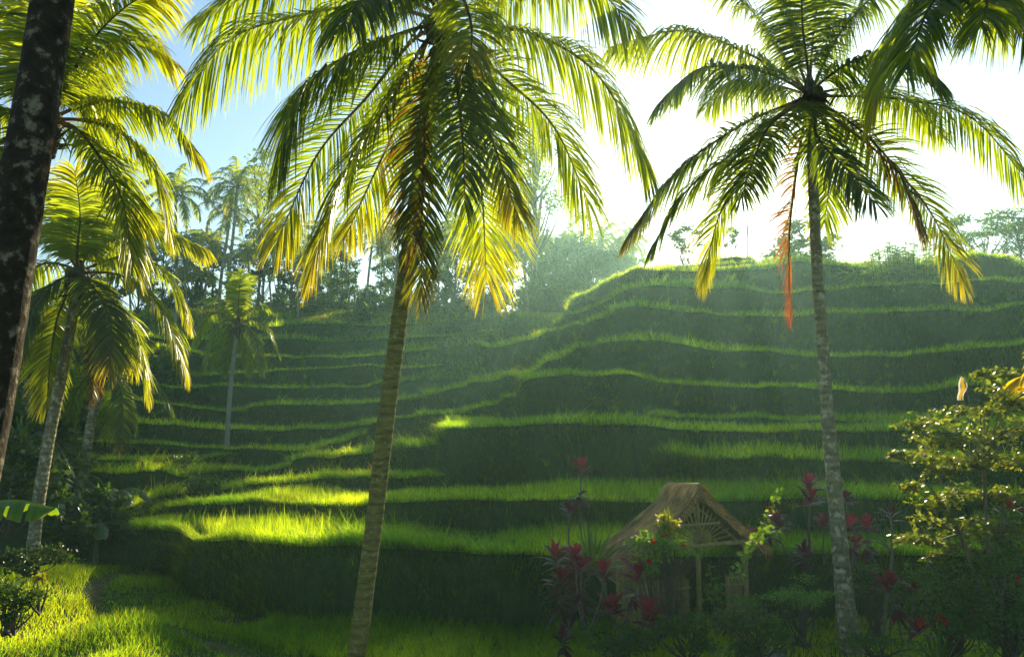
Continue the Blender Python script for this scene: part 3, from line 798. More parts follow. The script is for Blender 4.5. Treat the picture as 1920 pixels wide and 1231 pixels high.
def tree_meshes(seed, H=8.0, cr=2.6, cz0=0.40, nclump=26, per=70, leaf=0.34, col=LD, col2=LG, style='oval', tr=0.14, lean=0.0):
    r = np.random.default_rng(seed)
    tm, cm = MB(), MB()
    top = np.array([lean * H, 0, H * (0.93 if style != 'umbrella' else 0.85)])
    P = catmull([[0, 0, -0.4], [r.normal(0, .12), r.normal(0, .12), H * .3], [lean * H * .5 + r.normal(0, .2), r.normal(0, .2), H * .6], top], 24)
    tm.tube(P, np.linspace(tr, tr * 0.22, 24), 7, (1, 1, 1))
    for k in range(nclump):
        a = r.uniform(0, 6.28)
        if style == 'umbrella':
            rad = cr * math.sqrt(r.random()); z = H * (0.82 + 0.16 * (1 - (rad / cr) ** 2)) - (r.random() < 0.35) * r.uniform(0.1, 0.3) * H
            crad = np.array([0.22, 0.22, 0.06]) * cr * r.uniform(0.7, 1.3)
        else:
            u = r.random(); z = H * (cz0 + (1 - cz0) * u)
            prof = math.sin(math.pi * min(1, max(0.06, u * 0.86 + 0.14))) ** 0.7
            rad = cr * prof * r.uniform(0.25, 1.0)
            crad = np.array([0.30, 0.30, 0.20]) * cr * r.uniform(0.6, 1.25)
        c = np.array([top[0] * z / H + rad * math.cos(a), rad * math.sin(a), z])
        zi = int(np.clip((z - 0.16 * H - 0.4 * rad) / H, 0.15, 0.9) * 23)
        q = catmull([P[zi], (P[zi] * 0.45 + c * 0.55) + np.array([0, 0, -0.04 * H]), c], 8)
        tm.tube(q, np.linspace(tr * 0.38, 0.012, 8), 5, (1, 1, 1), cap=False)
        n = int(per * r.uniform(0.6, 1.3))
        pts = clump_pts(r, c, crad, n)
        t = r.random()
        leaves(cm, pts, leaf, col * (1 - t) + col2 * t, 0.15, 0.28, r, flat=0.3 if style != 'umbrella' else 0.6)
    return tm, cm
PROTO = {}
def tree(kind, px, pyt, pyb, Y, label, group=None, name='tree', cat='tree', wide=1.0, rot=None, **kw):
    """a broadleaf tree standing at photo pixel (px, pyb) at distance Y and reaching up to pyt"""
    b = at(px, pyb, Y); b[2] = min(b[2], float(base_h(b[0], b[1])) + 0.1) if Y > 70 else b[2]
    h = at(px, pyt, Y)[2] - b[2]
    rot = random.uniform(0, 6.28) if rot is None else rot
    if kind not in PROTO:
        tm, cm = tree_meshes(len(PROTO) + 50, **KINDS_[kind])
        e = empty(name, (0, 0, 0), label, cat, group)
        tm.build('trunk', M_BARK, e, smooth=True); cm.build('crown', M_LEAF, e)
        PROTO[kind] = e
        e.location = tuple(b); e.rotation_euler = (0, 0, rot)
        s = h / KINDS_[kind]['H']; e.scale = (s * wide, s * wide, s)
        return e
    s = h / KINDS_[kind]['H']
    o = dup(PROTO[kind], b, rot, (s * wide, s * wide, s), label, group)
    o['category'] = cat; o.name = name
    if group is None and 'group' in o: del o['group']
    return o
KINDS_ = {
    'oval': dict(H=8.0, cr=2.5, cz0=0.45, nclump=28, per=72, leaf=0.36, tr=0.15),
    'slim': dict(H=10.0, cr=1.6, cz0=0.45, nclump=22, per=46, leaf=0.34, tr=0.12),
    'bushy': dict(H=5.0, cr=2.8, cz0=0.08, nclump=34, per=90, leaf=0.38, tr=0.12),
    'sparse': dict(H=16.0, cr=2.6, cz0=0.45, nclump=30, per=34, leaf=0.42, tr=0.16),
    'giant': dict(H=24.0, cr=6.0, cz0=0.52, nclump=46, per=46, leaf=0.50, tr=0.42, col2=LG * 1.2),
    'umbrella': dict(H=7.0, cr=4.5, nclump=40, per=60, leaf=0.30, tr=0.14, style='umbrella'),
    'young': dict(H=3.0, cr=0.8, cz0=0.40, nclump=16, per=40, leaf=0.20, tr=0.04),
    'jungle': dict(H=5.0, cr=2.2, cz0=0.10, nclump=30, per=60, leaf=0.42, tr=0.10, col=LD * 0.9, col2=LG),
}
WOOD = 'trees of the backlit wood behind the terraces'
BUSH = 'bushes under the wood at the top of the valley'
R_ = np.random.default_rng(21)

# background coconut palms: three crowns, copied
def mini_palm(seed, H=10.0, lean=0.6):
    r = np.random.default_rng(seed)
    tm, cm = MB(), MB()
    P = catmull([[0, 0, -0.5], [lean * .2, 0, H * .35], [lean * .6, 0.1, H * .7], [lean, 0, H]], 20)
    tm.tube(P, np.linspace(0.17, 0.11, 20), 8, (1, 1, 1))
    top = P[-1]
    nf = 24
    for k in range(nf):
        a = k * 2.4 + r.normal(0, .2); u = k / nf
        el = math.radians(78 - 105 * u + r.normal(0, 6)); Lf = 3.3 * r.uniform(0.85, 1.1)
        h = np.array([math.cos(a), math.sin(a), 0])
        q = [top]
        dd = el
        for s in range(4):
            q.append(q[-1] + (h * math.cos(dd) + UP * math.sin(dd)) * Lf / 4); dd -= math.radians(20 + 9 * s * 0.6)
            dd = max(dd, -1.45)
        c0, c1 = (FG * 0.9, FG) if u < 0.7 else (FGD, FY * 0.8)
        f = frond(q, 0.85, 26, 1.5, c0, c1, seed * 31 + k, r0=0.03, K=4, width=0.055)
        for V, F, K in zip(f.V, f.F, f.K):
            pass
        cm.V += f.V; cm.F += [F + cm.n for F in f.F]; cm.K += f.K; cm.n += f.n
    return tm, cm
MINI = []
for i in range(3):
    MINI.append(None)
def bg_palm(i, cpx, cpy, bpx, bpy_, Y, label, group=WOOD):
    b = at(bpx, bpy_, Y); c = at(cpx, cpy, Y)
    if Y > 70: b[2] = min(b[2], float(base_h(b[0], b[1])) + 0.1)
    h = c[2] - b[2]; s = h / 10.0
    sx = min(max(s, 0.75), 1.12) * (0.9 + 0.25 * R_.random())
    if MINI[i] is None:
        tm, cm = mini_palm(70 + i, lean=0.5 + 0.3 * i)
        e = empty('coconut_palm', (0, 0, 0), label, 'palm tree', group)
        tm.build('trunk', M_TRUNK, e, smooth=True); cm.build('crown', M_FROND, e)
        MINI[i] = e
        o = e
    else:
        o = dup(MINI[i], b, 0, 1, label, group)
        if group is None and 'group' in o: del o['group']
        o.name = 'coconut_palm'
    o.location = tuple(b); o.scale = (sx, sx, s)
    o.rotation_euler = (0, 0, 0 if cpx > bpx else math.pi)
    return o
bg_palm(0, 432, 352, 424, 592, 80, 'tall distant palm at the left of the wood, its bare trunk against sky', None)
bg_palm(1, 414, 395, 408, 592, 83, 'lower palm close against the tallest palm of the distant wood', None)
bg_palm(2, 985, 415, 990, 590, 82, 'palm right below the pale giant tree in the hazy wood', None)
bg_palm(1, 690, 425, 686, 582, 84, 'palm with a pale straight trunk just left of the big mossy trunk in the wood', None)
bg_palm(0, 1184, 455, 1180, 540, 130, 'small hazy palm at the right end of the wood beside the ridge', None)
for k, (a, b_, c_, d_, e_) in enumerate([(322,365,330,600,78),(345,490,352,605,74),(505,470,508,590,86),(746,430,738,585,88),(788,455,782,590,87),
        (1045,470,1040,590,128),(1128,452,1124,590,132),(872,430,884,580,84),(650,450,655,585,90),(600,490,600,590,88),(462,470,470,592,90),(1085,490,1082,590,130),(915,460,925,590,90),(560,470,560,590,80),(530,430,526,588,92),(612,440,616,586,94),(720,465,724,584,90),(836,440,832,586,92),(950,455,948,588,96),(385,455,380,600,86),(1012,455,1016,590,110),(1165,470,1162,590,134),(280,430,285,610,80),(240,480,245,620,76)]):
    bg_palm(k % 3, a, b_, c_, d_, e_, 'coconut palm among the many trees of the distant backlit wood')

tree('giant', 1000, 215, 590, 92, 'pale giant tree towering over the hazy wood with a sparse airy crown', None, wide=0.95, rot=0.6)
tree('sparse', 482, 285, 592, 88, 'thin tall tree with a sparse crown rising just right of the tallest distant palm', None, wide=1.0)
tree('sparse', 1092, 405, 590, 135, 'airy tree rising above the right part of the hazy wood', None, wide=1.2)
for k, (x, yt, yb, Y, kd) in enumerate((a0, a1, a2, a3 + (34 if a0 > 1000 else 0), a4) for a0, a1, a2, a3, a4 in [(300,420,610,82,'slim'),(365,430,600,90,'oval'),(395,460,600,94,'slim'),(520,420,590,92,'slim'),(545,455,590,86,'oval'),(575,440,590,94,'slim'),
        (620,410,588,98,'slim'),(640,470,588,90,'oval'),(715,430,586,96,'slim'),(735,480,586,92,'oval'),(770,420,588,98,'slim'),(812,430,588,92,'oval'),(838,400,588,98,'slim'),(850,450,588,88,'oval'),(893,440,590,94,'slim'),
        (905,450,590,90,'oval'),(935,430,590,96,'oval'),(960,460,592,88,'slim'),(1015,440,592,98,'oval'),(1030,480,592,88,'oval'),(1062,435,592,100,'oval'),(1105,455,592,96,'oval'),(1150,470,590,98,'oval'),(1165,490,575,94,'bushy'),
        (490,430,590,97,'oval'),(440,470,592,95,'oval'),(665,500,586,88,'slim'),(600,450,588,100,'oval'),(985,480,592,96,'slim'),(255,450,620,80,'oval'),(205,470,625,78,'oval'),(150,500,630,74,'oval')]):
    tree(kd, x, yt, yb, Y, 'dark broadleaf tree among the many trees of the distant backlit wood', WOOD, wide=R_.uniform(0.85, 1.2))
for k in range(30):
    x = 280 + k * 28.5 + R_.uniform(-10, 10); Y = R_.uniform(84, 97)
    yb = 592; yt = R_.uniform(510, 562)
    tree('bushy', x, yt, yb, Y, 'leafy bush among the row of bushes under the distant wood', BUSH, name='bush', cat='bush', wide=R_.uniform(0.8, 1.3))
# shrubs on the slope between the wood and the highest valley terrace
for k in range(26):
    x = R_.uniform(300, 1010); Y = R_.uniform(66, 80)
    X = (x - 960) / F_PX * Y
    z = float(base_h(X, Y)); py = HOR - (z - CZ) / Y * F_PX
    tree('bushy', x, py - R_.uniform(18, 48), py + 3, Y, 'low shrub among those dotting the shaded slope below the wood', 'shrubs on the slope below the wood', name='shrub', cat='shrub', wide=R_.uniform(0.8, 1.4))
# ridge top on the right
tree('young', 1288, 425, 500, 60, 'slender small tree on the ridge top, left of the one with a forked stem', None, wide=1.6)
tree('young', 1373, 425, 490, 63, 'small round-crowned tree with a forked stem alone on the ridge beside the thin pole', None, wide=0.95)
tree('bushy', 1497, 418, 505, 61, 'dense dark bushy tree on the ridge behind the trunk of the right palm', None, wide=1.35)
tree('umbrella', 1838, 400, 492, 72, 'feathery flat-topped tree on the right end of the ridge', None, wide=0.75)
tree('umbrella', 1915, 392, 500, 66, 'larger flat-topped tree at the far right edge above the ridge', None, wide=0.9)
tree('umbrella', 1890, 425, 510, 85, 'paler flat-topped tree farther off between the two trees at the right edge', None, wide=0.8)
# thin pole with hanging streamers
pb_ = at(1402, 492, 62); pt_ = at(1402, 412, 62)
e = empty('pole', pb_, 'thin tall pole with drooping arms standing on the ridge top', 'pole')
MB().tube([pb_ - UP * .3, (pb_ + pt_) / 2, pt_], [0.06, 0.05, 0.035], 6, (0.25, 0.25, 0.25)).build('mast', M_COL, e)
am = MB()
for dx, dz in ((-0.42, 0.30), (0.42, -0.10)):
    am.tube([pt_, pt_ + np.array([dx * .6, 0, dz * .6 + .05]), pt_ + np.array([dx, 0, dz])], [0.03, 0.03, 0.02], 5, (0.25, 0.25, 0.25))
am.build('arm', M_COL, e)
for dx in (-0.32, -0.05, 0.30):
    q = pt_ + np.array([dx, 0.05, -0.5])
    MB().tube([q, q - UP * .5, q - UP * 1.1], [0.02, 0.05, 0.015], 5, (0.12, 0.13, 0.13)).build('streamer', M_COL, e)
# cane clump on the ridge
def cane_clump(px, pyb, pyt, Y, n, spread, label):
    r = np.random.default_rng(5)
    b = at(px, pyb, Y); h = at(px, pyt, Y)[2] - b[2]
    e = empty('cane_clump', b, label, 'cane clump')
    st, lf = MB(), MB()
    Ps, Hs = [], []
    for k in range(n):
        o = np.array([r.normal(0, spread), r.normal(0, spread * .4), 0])
        hh = h * r.uniform(0.5, 1.05) * (1 - 0.25 * abs(o[0]) / spread / 2)
        ln = np.array([o[0] * 0.12 + r.normal(0, .12), r.normal(0, .12), 0])
        q = catmull([b + o - UP * .3, b + o + UP * hh * .5 + ln * .3, b + o + UP * hh + ln], 8)
        st.tube(q, np.linspace(0.03, 0.008, 8), 4, (0.9, 1.0, 0.6), cap=False)
        m = 20
        i = r.uniform(1, 6.9, m); i0 = i.astype(int); f = (i - i0)[:, None]
        p = q[i0] * (1 - f) + q[i0 + 1] * f
        a = r.uniform(0, 6.28, m); d = np.stack([np.cos(a), np.sin(a), r.uniform(0.3, 1.2, m)], -1)
        L_ = r.uniform(0.5, 1.0, m)
        us = np.linspace(0, 1, 4)
        ctr = p[:, None] + nrm(d)[:, None] * (L_[:, None] * us)[..., None] - UP * (L_[:, None] * us ** 2 * 0.75)[..., None]
        sd = nrm(np.cross(d, r.normal(size=(m, 3))))
        lf.strips(ctr, np.repeat(sd[:, None], 4, 1), np.array([0.03, 0.04, 0.03, 0.004])[None] * np.ones((m, 1)), LG * r.uniform(0.9, 2.0, (m, 1)))
    st.build('canes', M_BARK, e); lf.build('leaves', M_LEAF, e)
cane_clump(1690, 562, 452, 50.2, 170, 1.35, 'tall clump of cane grass growing from the bank near the right end of the ridge')

# ------------------------------------------------------------------ mid distance palms
hero_palm('coconut_palm', 'small pale coconut palm with a thin bare trunk standing alone on the left terraces',
    [(424,912,40),(424,880,40),(427,800,40),(434,710,40),(441,650,40),(446,612,40)], [0.22,0.13,0.115,0.11,0.105,0.10], solid_mat('pale_coconut_bark', (0.22, 0.215, 0.16), (0.36, 0.35, 0.27), 4, 0.9, 0.5, ring=2.2), (446,608), 40, [
    ([(420,588),(390,595),(362,650)], 0.6, 'g', 1.8), ([(425,600),(400,625),(385,690)], -1.0, 'g', 1.5), ([(470,600),(500,612),(524,665)], 0.4, 'g', 1.8),
    ([(465,615),(482,645),(492,698)], -0.8, 'g', 1.4), ([(445,570),(440,540),(432,515)], 0.4, 'g', 0.8), ([(450,570),(458,540),(470,520)], 0.8, 'g', 0.8),
    ([(447,570),(449,540),(452,512)], -0.6, 'g', 0.8), ([(430,580),(410,560),(385,560)], 1.2, 'g', 1.5), ([(465,585),(490,572),(515,580)], 1.2, 'g', 1.5),
    ([(440,625),(428,660),(420,700)], 1.2, 'd', 1.2), ([(455,630),(462,665),(468,700)], 1.0, 'd', 1.2), ([(430,610),(410,650),(402,690)], 1.8, 'd', 1.3)],
    0.75, 0.045, n=44, seed0=7)
hero_palm('coconut_palm', 'shaded coconut palm with drooping fronds behind the sunlit palm on the left',
    [(148,985,30),(146,940,30),(156,880,30),(170,800,30),(185,730,30),(192,700,30)], [0.24,0.18,0.19,0.18,0.16,0.15], M_TRUNK, (194,695), 30, [
    ([(220,700),(245,740),(252,800)], 0.4, 'd', 1.5), ([(230,680),(280,700),(322,765)], 0.5, 'd', 1.6), ([(215,705),(230,760),(226,840)], -0.8, 'gb', 1.2),
    ([(170,700),(140,740),(130,800)], 0.5, 'd', 1.5), ([(160,680),(110,690),(70,750)], 0.6, 'd', 1.6), ([(175,660),(140,630),(90,640)], 1.0, 'd', 1.5),
    ([(205,650),(235,625),(285,640)], 1.0, 'd', 1.5), ([(190,650),(185,610),(165,580)], 0.6, 'd', 1.0), ([(200,650),(215,610),(240,590)], -0.6, 'd', 1.0), ([(205,710),(212,760),(200,820)], 1.0, 'd', 1.2)],
    0.9, 0.035, n=50, seed0=8)
hero_palm('coconut_palm', 'dim coconut palm half hidden in the shade at the left edge of the valley',
    [(30,960,32),(38,880,32),(46,780,32),(52,690,32),(56,660,32)], [0.2,0.18,0.17,0.16,0.15], M_TRUNK, (56,655), 32, [
    ([(80,640),(110,660),(128,720)], 0.4, 'd', 1.6), ([(35,640),(5,660),(-15,720)], 0.4, 'd', 1.6), ([(70,665),(90,710),(92,770)], -0.6, 'd', 1.3), ([(45,670),(25,710),(20,780)], -0.6, 'd', 1.3),
    ([(60,620),(75,590),(105,580)], 0.6, 'd', 1.1), ([(50,620),(30,590),(0,590)], 0.6, 'd', 1.1), ([(57,615),(56,580),(50,550)], 0.4, 'd', 0.9)],
    0.9, 0.035, n=44, seed0=9)

# ------------------------------------------------------------------ thatched hut
hc = np.array([4.13, 18.4, 0.0]); ex = nrm(np.array([3.25, 1.6, 0])); ey = np.array([-ex[1], ex[0], 0])
def hp(a, b, z): return hc + ex * a + ey * b + UP * z
hut = empty('hut', hc, 'small thatched bamboo hut with an open fan-slatted gable among the shrubs', 'hut')
STRAW = np.array([0.46, 0.29, 0.12])
M_STRAW = leaf_mat('thatch_straw', 0.15, (1.6, 1.3, 0.8), 0.8, 0.2, 0.35)
def slope(sgn, zr, ze, ae, b0, b1):
    mb = MB()
    na, nb = 26, 18
    th = 0.17
    top = []
    for i in range(na):
        for j in range(nb):
            u = i / (na - 1); b = b0 + (b1 - .55 * (1 - u) - b0) * j / (nb - 1)
            sag = -0.06 * math.sin(u * math.pi) - 0.05 * math.sin((j / (nb - 1)) * math.pi)
            top.append(hp(sgn * ae * u, b + (u - .5) * 0.05, zr + (ze - zr) * u + sag))
    top = np.array(top); top = top + UP * (noise(top, 0.4, 3) * 0.03)[:, None]
    bot = top - UP * th
    ii = np.arange(na * nb).reshape(na, nb)
    F = np.stack([ii[:-1, :-1], ii[1:, :-1], ii[1:, 1:], ii[:-1, 1:]], -1).reshape(-1, 4)
    mb.add(np.vstack([top, bot]), np.vstack([F, F[:, ::-1] + na * nb]), STRAW * 0.5)
    edge = [(ii[:, 0]), (ii[:, -1]), (ii[0, :]), (ii[-1, :])]
    for ed in edge:
        E = np.stack([ed[:-1], ed[1:], ed[1:] + na * nb, ed[:-1] + na * nb], -1)
        mb.add(np.vstack([top, bot]), E, STRAW * 0.6)
    m = 5200                                     # straws lying down the slope
    u0 = rng.uniform(-0.02, 0.9, m); b = rng.uniform(b0 - .03, b1 + .03, m); ln = rng.uniform(0.12, 0.30, m)
    us = np.linspace(0, 1, 3)
    U_ = u0[:, None] + ln[:, None] * us
    Bq = b0 + (b[:, None] - b0) * (1 - .55 / (b1 - b0) * (1 - np.minimum(U_, 1))) + rng.normal(0, .05, (m, 1)) * us
    lift = (0.012 + rng.random((m, 1)) * 0.03) * (0.4 + us * 1.0) - 0.06 * np.sin(np.clip(U_, 0, 1) * math.pi) - 0.05 * np.sin(np.clip((Bq - b0) / (b1 - b0), 0, 1) * math.pi)
    over = np.maximum(U_ - 1, 0)
    ctr = hc + ex * (sgn * ae * np.minimum(U_, 1.06))[..., None] + ey * Bq[..., None] + UP * (zr + (ze - zr) * U_ + lift + 0.02 - over * 0.8)[..., None]
    sd = np.tile(ey, (m, 3, 1)) + rng.normal(0, .3, (m, 1, 3))
    mb.strips(ctr, nrm(sd), np.full((m, 3), 0.008) * np.array([1, 1, .4]), STRAW * rng.uniform(0.45, 1.7, (m, 1)))
    # ragged fringe along the gable edge
    m = 700
    u = rng.random(m); z0 = zr + (ze - zr) * u - rng.uniform(0, th, m) - 0.06 * np.sin(u * math.pi)
    p = hc + ex * (sgn * ae * u)[:, None] + ey * np.full((m, 1), b0) + UP * z0[:, None]
    d = nrm(-ey[None] * rng.uniform(0.5, 1, (m, 1)) + ex * sgn * rng.uniform(0, 1.0, (m, 1)) - UP * rng.uniform(0, .9, (m, 1)))
    ctr = p[:, None] + d[:, None] * (rng.uniform(0.05, 0.20, (m, 1)) * us)[..., None]
    mb.strips(ctr, nrm(np.cross(d, rng.normal(size=(m, 3))))[:, None].repeat(3, 1), np.full((m, 3), 0.006), STRAW * rng.uniform(0.6, 2.0, (m, 1)))
    return mb
slope(-1, 3.22, 1.66, 1.86, -0.18, 1.35).build('roof', M_STRAW, hut)
slope(1, 3.22, 1.82, 1.90, -0.18, 1.35).build('roof', M_STRAW, hut)
rm = MB()
m = 900
p = hc + ey * rng.uniform(-.2, .85, (m, 1)) + UP * (3.24 + rng.normal(0, .025, (m, 1)))
sg = np.sign(rng.normal(size=(m, 1)))
us = np.linspace(0, 1, 4)
d = nrm(ex * sg + ey * rng.normal(0, .35, (m, 1)) + UP * rng.uniform(-.1, .5, (m, 1)))
ln = rng.uniform(.15, .4, (m, 1))
ctr = p[:, None] + d[:, None] * (ln * us)[..., None] - UP * (ln * us ** 2 * 0.8)[..., None]
rm.strips(ctr, nrm(np.cross(d, UP))[:, None].repeat(4, 1), np.full((m, 4), .007), STRAW * rng.uniform(.7, 2.2, (m, 1)))
rm.tube([hp(0, -.19, 3.25), hp(0, .5, 3.19), hp(0, .82, 3.18)], 0.09, 8, STRAW * 0.8)
rm.build('ridge_cap', M_STRAW, hut)
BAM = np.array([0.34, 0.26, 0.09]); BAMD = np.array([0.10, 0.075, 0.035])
def pole(a, b, r=0.05, col=BAM):
    P = np.stack([a * (1 - t) + b * t for t in np.linspace(0, 1, 12)])
    rr = r * (1 + 0.10 * (np.arange(12) % 3 == 0))
    return MB().tube(P, rr, 9, col)
for a, b in ((-1.35, 0), (1.42, 0), (0.05, 0), (-1.35, 1.1), (1.42, 1.1)):
    zt = 3.05 if abs(a) < .1 else 1.98
    pole(hp(a, b, -.1), hp(a, b, zt), 0.055, BAM * (1.2 if a < -1 else 0.9)).build('post', M_COL, hut, smooth=True)
for s, ze in ((-1, 1.60), (1, 1.74)):
    pole(hp(0, -.11, 3.05), hp(s * 1.80, -.11, ze), 0.05, BAM).build('rafter', M_COL, hut, smooth=True)
    pole(hp(0, -.03, 2.80), hp(s * 1.55, -.03, ze - .04), 0.03, BAM * 0.9).build('rafter', M_COL, hut, smooth=True)
pole(hp(-1.6, -.05, 1.93), hp(1.6, -.05, 1.95), 0.05, BAM).build('tie_beam', M_COL, hut, smooth=True)
pole(hp(-.55, -.12, 2.42), hp(.6, -.12, 2.42), 0.03, BAM).build('collar_beam', M_COL, hut, smooth=True)
fan = MB()
for k in range(17):
    an = math.radians(8 + k * 164 / 16)
    ca, sa = math.cos(an), math.sin(an)
    # length until the rafter line z = 2.95 - 0.78|a|
    t = (2.95 - 1.99) / (sa + 0.80 * abs(ca))
    fan.box((hp(0.05, -.06, 1.99) + hp(0.05 + ca * t, -.06, 1.99 + sa * t)) / 2, (t / 2, 0.008, 0.016), BAM * rng.uniform(.8, 1.3),
            np.stack([ex * ca + UP * sa, ey, -ex * sa + UP * ca], 1))
fan.build('gable_fan', M_COL, hut)
wl = MB()
for k in range(17):
    t = k / 16.0
    q = hp(-1.33, 0.03 + 1.05 * t, 0); wl.tube([q + UP * .05, q + UP * .9, q + UP * (1.55 + rng.uniform(-.05, .08))], 0.03, 6, BAM * rng.uniform(.6, 1.1))
wl.build('bamboo_wall', M_COL, hut, smooth=True)
wl = MB()
for k in range(40):
    t = k / 39.0
    if k == 20:
        wr = MB()
        for z in (0.4, 1.0):
            wr.tube([hp(.78, .0, z), hp(1.36, .0, z)], 0.025, 6, BAM)
    if t < 0.42 or t > 0.80:
        wl_, wl = wl, (wl if t < .42 else wr)
        q = hp(-1.3 + 2.65 * t, 0.06, 0); wl.tube([q + UP * .05, q + UP * .7, q + UP * (1.25 + rng.uniform(-.06, .1))], 0.028, 6, BAM * rng.uniform(.5, 1.0)); wl = wl_
wr.build('bamboo_wall', M_COL, hut, smooth=True)
for z in (0.35, 1.05):
    wl.tube([hp(-1.36, -.01, z), hp(-.2, -.01, z)], 0.025, 6, BAM)
wl.build('bamboo_wall', M_COL, hut, smooth=True)
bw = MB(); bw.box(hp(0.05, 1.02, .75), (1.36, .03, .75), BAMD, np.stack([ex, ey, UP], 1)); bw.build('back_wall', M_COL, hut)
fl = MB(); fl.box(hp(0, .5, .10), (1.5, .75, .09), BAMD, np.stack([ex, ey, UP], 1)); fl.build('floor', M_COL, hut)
st_ = MB()
V = []
a_ = np.linspace(0, 6.283, 12, endpoint=False)
c = at(1395, 1205, 16.6)
ring = np.stack([c[0] + (0.85 + .1 * np.sin(a_ * 3)) * np.cos(a_), c[1] + .32 * np.sin(a_), np.full(12, .12)], -1)
low = ring * 1; low[:, 2] = -.1; low[:, :2] = (low[:, :2] - c[:2]) * 1.05 + c[:2]
V = np.vstack([ring, low, [[c[0], c[1], .135]]])
F = [[i, (i + 1) % 12, 24, 24] for i in range(12)] + [[i + 12, (i + 1) % 12 + 12, (i + 1) % 12, i] for i in range(12)]
st_.add(V, F, (0.22, 0.21, 0.18))
tag(st_.build('stone_slab', M_COL), 'pale flat stone slab on the ground in front of the hut', 'stone slab')

# ------------------------------------------------------------------ red ti plants
RED = np.array([0.27, 0.018, 0.048]); MAR = np.array([0.085, 0.016, 0.034]); GRN = np.array([0.05, 0.08, 0.02]); ORA = np.array([0.22, 0.07, 0.02])
def rosette(mb, c, n, L, w, cin, cout, r, up0=86, up1=22):
    k = np.arange(n); a = k * 2.4 + r.normal(0, .15, n)
    el = np.radians(up0 + (up1 - up0) * (k / max(1, n - 1)) ** 0.8 + r.normal(0, 6, n))
    d = np.stack([np.cos(a) * np.cos(el), np.sin(a) * np.cos(el), np.sin(el)], -1)
    Ln = L * r.uniform(.75, 1.15, n) * np.interp(k / n, [0, .3, 1], [.75, 1.05, .95])
    us = np.linspace(0, 1, 6)
    ctr = c + UP * (-(k / n) * L * 0.45)[:, None] ; ctr = ctr[:, None] + d[:, None] * (Ln[:, None] * us)[..., None] - UP * (Ln[:, None] * us ** 2.2 * 0.35)[..., None]
    sd = nrm(np.cross(d, UP) + r.normal(0, .25, (n, 3)))
    t = np.clip(k / n + r.normal(0, .15, n), 0, 1)[:, None]
    mb.strips(ctr, sd[:, None].repeat(6, 1), w * np.array([.25, .75, 1, .95, .6, .05])[None] * np.ones((n, 1)), (cin * (1 - t) + cout * t) * r.uniform(.7, 1.3, (n, 1)))
def ti_plant(px, pyt, pyb, Y, label, heads=1, L=0.42, cin=RED, cout=MAR, n=24, seed=0, spread=.25, bare=False):
    r = np.random.default_rng(300 + seed)
    b = at(px, pyb, Y); t = at(px, pyt, Y)
    b[2] = min(b[2], t[2] - .3)
    e = empty('ti_plant', b, label, 'ti plant', 'red ti plants around the hut')
    s_, l_ = MB(), MB()
    for k in range(heads):
        o = np.array([r.normal(0, spread), r.normal(0, spread), 0]) if heads > 1 else np.zeros(3)
        top = t + o - UP * (L * .75 + (r.uniform(0, .9) * (k > 0)))
        q = catmull([b + o * .25 - UP * .1, (b + top) / 2 + o * .3 + r.normal(0, .04, 3), top], 10)
        s_.tube(q, np.linspace(.022, .014, 10), 6, np.array([.16, .13, .09]))
        rosette(l_, top + UP * .05, n, L * r.uniform(1.0, 1.25), .046, cin, cout, r)
        if not bare and r.random() < .6:
            rosette(l_, q[6], n // 2, L * .85, .05, cout, MAR, r, 40, -40)
    s_.build('stem', M_COL, e, smooth=True); l_.build('leaves', M_TI, e)
ti_plant(1091, 855, 1010, 20.5, 'tall single ti plant with crimson top leaves left of the hut roof', 1, .42, seed=1)
ti_plant(1068, 935, 1040, 19.2, 'dull maroon ti plant below the tall crimson one left of the hut', 1, .38, MAR * 1.6, MAR, seed=2)
ti_plant(1062, 1005, 1175, 16.6, 'broad magenta and green ti plant, farthest left in the thicket beside the hut', 4, .5, RED, GRN * .9, n=26, seed=3, spread=.28)
ti_plant(1098, 1005, 1170, 16.2, 'magenta-topped ti plant in the middle of the thicket left of the hut', 3, .46, RED * 1.2, MAR, seed=4, spread=.2)
ti_plant(1160, 1038, 1160, 16.0, 'deep pink ti plant with an orange tip close to the hut left eave', 3, .45, RED * 1.1, MAR, seed=5, spread=.2)
ti_plant(1226, 1112, 1200, 15.2, 'low dark red ti plant in front of the hut bamboo wall', 2, .42, RED * .9, MAR, seed=6, spread=.15)
ti_plant(1520, 880, 1040, 19.6, 'tallest crimson ti plant right of the hut, just left of the right palm trunk', 2, .5, RED * 1.3, MAR, n=28, seed=7, spread=.12)
ti_plant(1425, 945, 1050, 20, 'pinkish ti plant behind the bright green sprig right of the hut', 2, .42, RED * 1.2, MAR, seed=8)
ti_plant(1497, 960, 1045, 19, 'dark brownish ti plant below the tallest crimson one', 2, .42, MAR * 1.5, MAR, seed=9)
ti_plant(1545, 955, 1050, 18.6, 'ti plant with dark leaves directly left of the right palm trunk', 1, .42, RED * .8, MAR, seed=10)
ti_plant(1586, 915, 1060, 19.4, 'slender dark ti plant peeping out right behind the palm trunk', 1, .36, MAR * 1.5, MAR, seed=11)
ti_plant(1605, 955, 1080, 18.4, 'wide bright magenta ti plant right of the right palm trunk', 3, .46, RED * 1.2, MAR * 1.2, seed=12, spread=.25)
ti_plant(1668, 940, 1180, 17.4, 'thin bare-stemmed ti plant with few maroon leaves between palm trunk and big shrub', 1, .38, MAR * 1.8, MAR, n=14, seed=13, bare=True)
ti_plant(1895, 925, 1080, 15.5, 'dark red ti plant at the right edge behind the big shrub', 3, .42, RED, MAR, seed=14)
ti_plant(1700, 1068, 1190, 16.2, 'low maroon ti plant in the dark thicket under the big shrub', 3, .42, RED * .7, MAR, seed=15)
